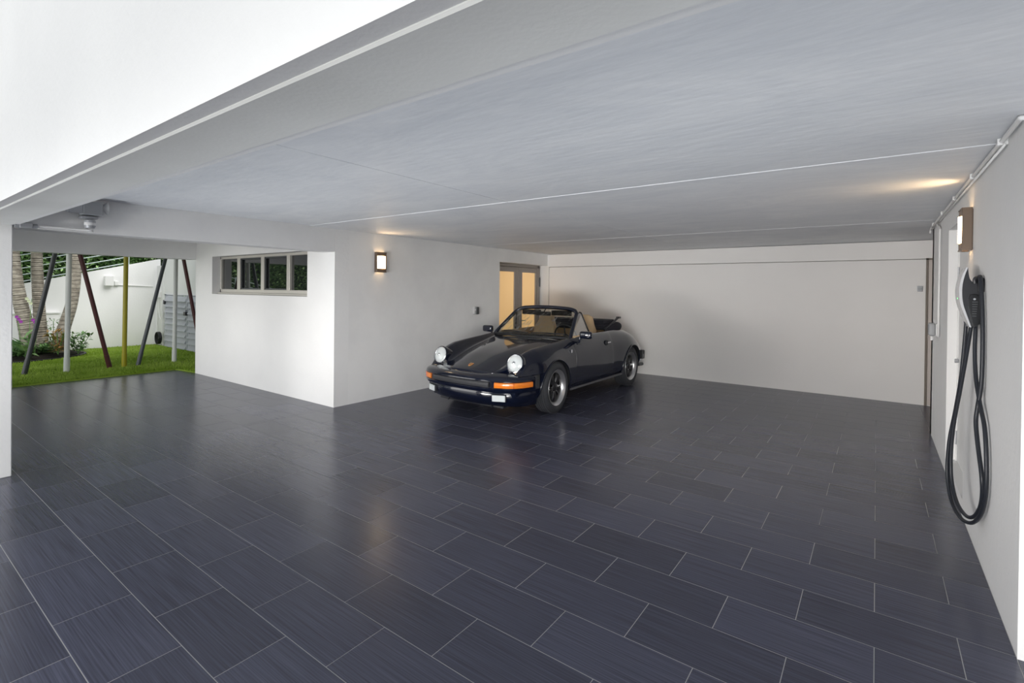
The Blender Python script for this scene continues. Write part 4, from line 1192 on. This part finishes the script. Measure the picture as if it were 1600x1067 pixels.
# electrical boxes
eb = thing('electrical_box', 'large white electrical box high on the garden wall', 'box', (GX, 4.07, 1.68))
bm = newbm(); box(bm, GX, GX + 0.11, 3.99, 4.155, 1.565, 1.80, bev=0.006); obj('case', bm, M['white_pl'], eb)
bm = newbm(); box(bm, GX + 0.10, GX + 0.125, 3.985, 4.16, 1.56, 1.805, bev=0.006); obj('cover', bm, M['white_pl'], eb)
eb2 = thing('junction_box', 'small white junction box right of the large electrical box', 'box', (GX, 4.23, 1.62))
bm = newbm(); box(bm, GX, GX + 0.06, 4.185, 4.27, 1.565, 1.68, bev=0.005); obj('case', bm, M['white_pl'], eb2)
bm = newbm(); box(bm, GX + 0.055, GX + 0.068, 4.19, 4.265, 1.57, 1.675, bev=0.004); obj('cover', bm, M['white_pl'], eb2)
bm = newbm(); tube(bm, [(GX + 0.02, 4.27, 1.585), (GX + 0.02, 5.03, 1.555)], 0.012, 8); tube(bm, [(GX + 0.02, 4.155, 1.61), (GX + 0.02, 4.19, 1.61)], 0.012, 8)
c_ = obj('wall_conduit', bm, M['white_pl']); tag(c_, 'white conduit running level along the garden wall to the corner', 'conduit')
eb3 = thing('corner_junction_box', 'white junction box with drooping cables in the garden corner beside the gate', 'box', (-15.25, 5.03, 1.33))
bm = newbm(); box(bm, -15.33, -15.14, 5.00, 5.10, 1.26, 1.41, bev=0.008); obj('case', bm, M['white_pl'], eb3)
bm = newbm(); box(bm, -15.45, -15.02, 5.10, 5.125, 0.0, 2.1); 
struct('trim_corner_post', bm, M['stucco'])
bm = newbm(); tube(bm, [(-15.29, 5.06, 1.27), (-15.29, 5.07, 0.02)], 0.012, 6); obj('cable', bm, M['white_pl'], eb3)
bm = newbm(); tube(bm, spline([(-15.20, 5.06, 1.27), (-15.19, 5.05, 1.0), (-15.12, 5.05, 0.80), (-15.02, 5.06, 0.70), (-14.97, 5.06, 0.85), (-14.96, 5.06, 1.15)], 5), 0.010, 6); obj('cable', bm, M['white_pl'], eb3)
bm = newbm(); tube(bm, [(-14.96, 5.07, 1.2), (-14.96, 5.07, 0.02)], 0.012, 6); obj('cable', bm, M['white_pl'], eb3)
bm = newbm()
for q in range(4):
    pts_ = [(-15.03 + 0.13 * math.cos(2 * PI * i / 20), 5.03 - q * 0.02, 0.22 + 0.15 * math.sin(2 * PI * i / 20)) for i in range(21)]
    tube(bm, pts_, 0.012, 6, cap=False)
h_ = obj('garden_hose', bm, M['black_rub'], smooth=True); tag(h_, 'coil of black garden hose low in the corner beside the gate', 'hose')

# coloured poles
poles = [
 ('slanting dark grey pole at the left, leaning right at its top', (-11.731, 1.931), (-11.731, 2.318, 2.077), (0.045, 0.05, 0.055), 0.036, 0.5),
 ('upright white pole just right of the leftmost dark pole', (-11.604, 2.462), (-11.604, 2.489, 2.084), (0.72, 0.73, 0.72), 0.040, 0),
 ('slanting dark red pole left of the yellow pole, leaning left at its top', (-11.545, 3.07), (-11.545, 2.635, 2.079), (0.085, 0.022, 0.024), 0.036, 0),
 ('upright yellow pole in the middle of the garden opening', (-11.53, 3.281), (-11.53, 3.302, 2.094), (0.42, 0.36, 0.02), 0.038, 0),
 ('slanting dark grey pole right of the yellow pole, leaning right at its top', (-11.523, 3.493), (-11.523, 3.943, 2.093), (0.075, 0.085, 0.10), 0.034, 0),
 ('upright white pole in front of the slatted gate', (-11.558, 4.126), (-11.558, 4.148, 2.092), (0.72, 0.73, 0.72), 0.038, 0),
 ('slanting dark red pole at the right, cut off by the window wall', (-11.40, 4.60), (-11.40, 4.235, 2.08), (0.085, 0.022, 0.024), 0.034, 0)]
for lab, b0, tp, c_, r_, _ in poles:
    b_ = Vector((b0[0], b0[1], 0.0)); t_ = Vector(tp); d_ = (t_ - b_); top = b_ + d_ * (2.505 / d_.z)
    p = thing('garden_pole', lab, 'pole', (b0[0], b0[1], 0.0), 0, 'coloured poles along the lawn')
    m_ = mat('pole_paint', c_, 0.35)
    bm = newbm(); tube(bm, [b_ + d_ * 0.0, b_ + d_ * 0.13], r_ * 1.12, 16); obj('pole_sleeve', bm, m_, p, smooth=True, autosmooth=40)
    bm = newbm(); tube(bm, [b_ + d_ * 0.128, top], r_, 16); obj('pole_shaft', bm, m_, p, smooth=True, autosmooth=40)

# planting bed
M['mulch'] = mat('dark_mulch', (0.022, 0.017, 0.013), 0.95); add_bump(M['mulch'], 60, 1.0, 0.02)
bed = thing('planting_bed', 'oval planting bed of dark mulch around the palm trunks', 'bed', (-14.5, 2.2, 0.02))
bm = newbm()
lathe(bm, [(0, 0.16), (0.5, 0.14), (0.85, 0.09), (1.0, 0.03), (1.0, 0.0)], 40, Matrix.Translation((-14.55, 2.1, 0.02)) @ Matrix.Diagonal((0.92, 1.28, 1, 1))); obj('mulch', bm, M['mulch'], bed, smooth=True)
bm = newbm(); tube(bm, [(-14.55 + 0.94 * math.cos(2 * PI * i / 48), 2.1 + 1.30 * math.sin(2 * PI * i / 48), 0.035) for i in range(49)], 0.022, 6, cap=False); obj('bed_edging', bm, M['black_rub'], bed, smooth=True)

# palms
M['trunk'] = mat('ringed_palm_trunk', (0.34, 0.29, 0.24), 0.85)
def trunk_mat():
    m = M['trunk']; n, l, b = nodes(m)
    tc = n.new('ShaderNodeTexCoord'); t1 = n.new('ShaderNodeTexNoise'); t1.inputs['Scale'].default_value = 9; t1.inputs['Detail'].default_value = 6
    l.new(tc.outputs['Object'], t1.inputs['Vector'])
    r = n.new('ShaderNodeValToRGB'); r.color_ramp.elements[0].position = 0.3; r.color_ramp.elements[0].color = (0.19, 0.165, 0.13, 1)
    r.color_ramp.elements[1].position = 0.7; r.color_ramp.elements[1].color = (0.42, 0.385, 0.32, 1)
    l.new(t1.outputs['Fac'], r.inputs['Fac'])
    w = n.new('ShaderNodeTexWave'); w.bands_direction = 'Z'; w.inputs['Scale'].default_value = 3.6; w.inputs['Distortion'].default_value = 2.0; w.inputs['Detail Scale'].default_value = 2
    l.new(tc.outputs['Object'], w.inputs['Vector'])
    mr = n.new('ShaderNodeMapRange'); mr.inputs['From Max'].default_value = 0.35; mr.inputs['To Min'].default_value = 0.55
    l.new(w.outputs['Fac'], mr.inputs['Value'])
    sc_ = n.new('ShaderNodeVectorMath'); sc_.operation = 'SCALE'
    l.new(r.outputs['Color'], sc_.inputs[0]); l.new(mr.outputs['Result'], sc_.inputs['Scale']); l.new(sc_.outputs['Vector'], b.inputs['Base Color'])
trunk_mat()
M['frond'] = mat('palm_frond', (0.05, 0.12, 0.03), 0.5)
def palm(label, pts, rads, seed):
    p = thing('palm_tree', label, 'palm', pts[0], 0, 'palms in the planting bed')
    sp = spline(pts, 16); n_ = len(sp)
    bm = newbm(); P_, Rr_ = [], []
    for i, q in enumerate(sp):
        t = i / (n_ - 1) * (len(rads) - 1); j = min(int(t), len(rads) - 2); rr = rads[j] + (rads[j + 1] - rads[j]) * (t - j)
        P_ += [q]; Rr_ += [rr]
    # leaf-scar rings: a small step every ring
    P2, R2 = [], []
    for i in range(len(P_) - 1):
        for u_, dr in ((0.0, 0.004), (0.7, 0.0), (0.8, -0.005), (0.98, -0.005)):
            P2.append(P_[i].lerp(P_[i + 1], u_)); R2.append(Rr_[i] + dr)
    tube(bm, P2, R2, 14); obj('trunk', bm, M['trunk'], p, smooth=True, autosmooth=50)
    top = P_[-1]; rg2 = random.Random(seed)
    for k_ in range(7):
        a = 2 * PI * k_ / 7 + rg2.uniform(-.2, .2); bm = newbm()
        rib = [top + Vector((math.cos(a) * s_ * 0.9, math.sin(a) * s_ * 0.9, 0.9 * s_ - 1.5 * s_ * s_ + 0.05)) for s_ in [q / 14 for q in range(15)]]
        tube(bm, rib, 0.008, 4)
        for i in range(2, 15):
            for s_ in (1, -1):
                side = Vector((-math.sin(a), math.cos(a), -0.35)) * s_
                c_ = rib[i]; side.z = -0.4
                v_ = [bm.verts.new(q) for q in (c_, c_ + side * 0.25 + Vector((math.cos(a), math.sin(a), 0)) * 0.06, c_ + side * 0.45 + Vector((math.cos(a), math.sin(a), 0)) * 0.12, c_ + Vector((math.cos(a), math.sin(a), 0)) * 0.04)]
                bm.faces.new(v_)
        obj('palm_frond', bm, M['frond'], p)
palm('leftmost palm, its ringed trunk leaning left and thickening at the foot', [(-14.2, 2.46, 0.12), (-14.2, 2.36, 0.75), (-14.2, 2.24, 1.5), (-14.2, 2.18, 2.2), (-14.2, 2.12, 3.4)], [0.15, 0.125, 0.11, 0.095, 0.085], 1)
palm('middle palm with an upright pale ringed trunk', [(-14.5, 2.68, 0.12), (-14.5, 2.63, 0.9), (-14.5, 2.60, 1.6), (-14.5, 2.58, 2.3), (-14.5, 2.56, 3.6)], [0.12, 0.105, 0.10, 0.095, 0.085], 2)
palm('rightmost palm, its trunk leaning right behind the white pole', [(-14.2, 2.84, 0.10), (-14.2, 2.97, 0.65), (-14.2, 3.09, 1.15), (-14.2, 3.15, 1.7), (-14.2, 3.16, 2.3), (-14.2, 3.14, 3.5)], [0.135, 0.115, 0.105, 0.10, 0.095, 0.085], 3)

# plants
def leafmat(name, c1, c2):
    m = mat(name, c1, 0.5); add_noise_color(m, c1, c2, nscale=4, detail=5); return m
M['leafA'] = leafmat('ground_cover_leaf', (0.06, 0.16, 0.04), (0.24, 0.42, 0.14))
M['leafB'] = leafmat('hedge_leaf', (0.10, 0.21, 0.07), (0.32, 0.48, 0.20))
M['leafC'] = leafmat('croton_leaf', (0.25, 0.22, 0.05), (0.42, 0.20, 0.08))
M['palefl'] = mat('pale_orchid_petal', (0.55, 0.60, 0.40), 0.5)
M['purple'] = mat('purple_orchid_petal', (0.35, 0.06, 0.40), 0.5)
def leaves(name, m, n_, gen, size, parent=None, seed=1, fold=True):
    rg2 = random.Random(seed); V_, F_ = [], []
    for i in range(n_):
        c = Vector(gen(rg2)); a = rg2.uniform(0, 2 * PI); e = rg2.uniform(-0.5, 0.9); s_ = size * rg2.uniform(0.6, 1.3)
        d = Vector((math.cos(a) * math.cos(e), math.sin(a) * math.cos(e), math.sin(e))); u = d.cross(Vector((0, 0, 1))).normalized(); w = u.cross(d)
        b0 = len(V_)
        V_ += [c, c + d * s_ * 0.5 + u * s_ * 0.22 + w * s_ * 0.06, c + d * s_, c + d * s_ * 0.5 - u * s_ * 0.22 + w * s_ * 0.06]
        F_ += [(b0, b0 + 1, b0 + 2), (b0, b0 + 2, b0 + 3)]
    off = world_off(parent) if parent else Vector((0, 0, 0))
    me = bpy.data.meshes.new(name); me.from_pydata([tuple(v - off) for v in V_], [], F_); me.materials.append(m)
    o_ = bpy.data.objects.new(name, me); COL.objects.link(o_)
    if parent: o_.parent = parent
    return o_
def in_bed(r):
    a = r.uniform(0, 2 * PI); q = math.sqrt(r.random()) * 0.90
    x, y = -14.55 + 0.80 * q * math.cos(a), 2.1 + 1.12 * q * math.sin(a)
    return (x, y, 0.10 + r.random() * (0.30 - 0.14 * q))
o_ = leaves('ground_cover', M['leafA'], 7000, in_bed, 0.085, seed=5); tag(o_, 'dense green leafy ground cover filling the planting bed', 'plants', None, 'stuff')
def bush(name, label, c, r_, h, n_, m, size, cat='shrub', seed=1):
    p = thing(name, label, cat, c)
    bm = newbm()
    rg2 = random.Random(seed)
    for k_ in range(6):
        a = rg2.uniform(0, 2 * PI); tube(bm, [(c[0], c[1], c[2]), (c[0] + r_ * .4 * math.cos(a), c[1] + r_ * .4 * math.sin(a), c[2] + h * .5), (c[0] + r_ * .8 * math.cos(a), c[1] + r_ * .8 * math.sin(a), c[2] + h * .95)], 0.006, 5)
    obj('stem', bm, M['leafA'], p)
    def gen(r):
        a = r.uniform(0, 2 * PI); t = r.random(); q = r_ * (0.3 + 0.7 * t) * math.sqrt(r.random())
        return (c[0] + q * math.cos(a), c[1] + q * math.sin(a), c[2] + h * (0.15 + 0.85 * t))
    leaves('foliage', m, n_, gen, size, p, seed)['kind'] = 'stuff'
bush('shrub', 'yellow and orange leaved shrub behind the middle palm', (-13.75, 2.78, 0.12), 0.20, 0.48, 150, M['leafC'], 0.11, seed=2)
bush('shrub', 'loose green shrub at the right end of the planting bed', (-13.95, 3.15, 0.08), 0.26, 0.45, 170, M['leafA'], 0.12, seed=3)
bush('shrub', 'airy pale shrub between the middle and right palm trunks', (-14.5, 2.86, 0.12), 0.20, 0.70, 120, M['leafA'], 0.07, seed=8)
bush('shrub', 'broad dark-leaved plant beside the column', (-13.7, 2.27, 0.12), 0.16, 0.38, 26, M['leafB'], 0.24, seed=4)
for i, (x, y, h, lab) in enumerate(((-13.9, 2.21, 0.92, 'tall orchid with purple flowers at the left edge of the bed'), (-13.85, 2.44, 0.85, 'orchid with purple flowers in front of the leftmost palm trunk'), (-14.05, 2.38, 1.28, 'tallest orchid, with pale flowers above the left ledge'))):
    p = thing('orchid', lab, 'flower', (x, y, 0.1))
    bm = newbm(); tube(bm, spline([(x, y, 0.1), (x + 0.01, y + 0.02, h * 0.6), (x, y - 0.03 + 0.04 * i, h)], 4), 0.005, 5); obj('stem', bm, M['leafA'], p)
    for q in range(3):
        cz = h - 0.05 * q; bm = newbm()
        for k_ in range(5):
            a = 2 * PI * k_ / 5; c_ = Vector((x + 0.02, y + 0.03 * (q - 1), cz)); d_ = Vector((0.2, math.cos(a), math.sin(a))) * 0.035; u_ = Vector((0, -math.sin(a), math.cos(a))) * 0.016
            bm.faces.new([bm.verts.new(v_) for v_ in (c_, c_ + d_ * .6 + u_, c_ + d_, c_ + d_ * .6 - u_)])
        obj('flower', bm, M['purple'] if i < 2 else M['palefl'], p)
# hedge behind the wall
def hed(r):
    y = r.uniform(-4, 8.5); d = abs(r.gauss(0, 0.22))
    return (-17.0 - d - 0.25 * math.sin(y * 2.3) - (0.3 if y > 5 else 0), y, r.uniform(0.6, 3.5))
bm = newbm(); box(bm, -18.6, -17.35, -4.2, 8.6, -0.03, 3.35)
hb_ = obj('hedge', bm, mat('hedge_inner_shade', (0.012, 0.025, 0.010), 0.95)); tag(hb_, 'tall dense green hedge behind the railing and garden wall', 'hedge')  # shade between the leaves is put into the core's dark colour
lv = leaves('hedge_leaves', M['leafB'], 42000, hed, 0.15, hb_, seed=9); lv['kind'] = 'stuff'
lv2 = leaves('hedge_highlight_leaves', leafmat('hedge_highlight_leaf', (0.25, 0.42, 0.15), (0.45, 0.62, 0.30)), 9000, lambda r: (hed(r)[0] + 0.12, *hed(r)[1:]), 0.13, hb_, seed=10); lv2['kind'] = 'stuff'  # paler outer leaves, a highlight put into their colour
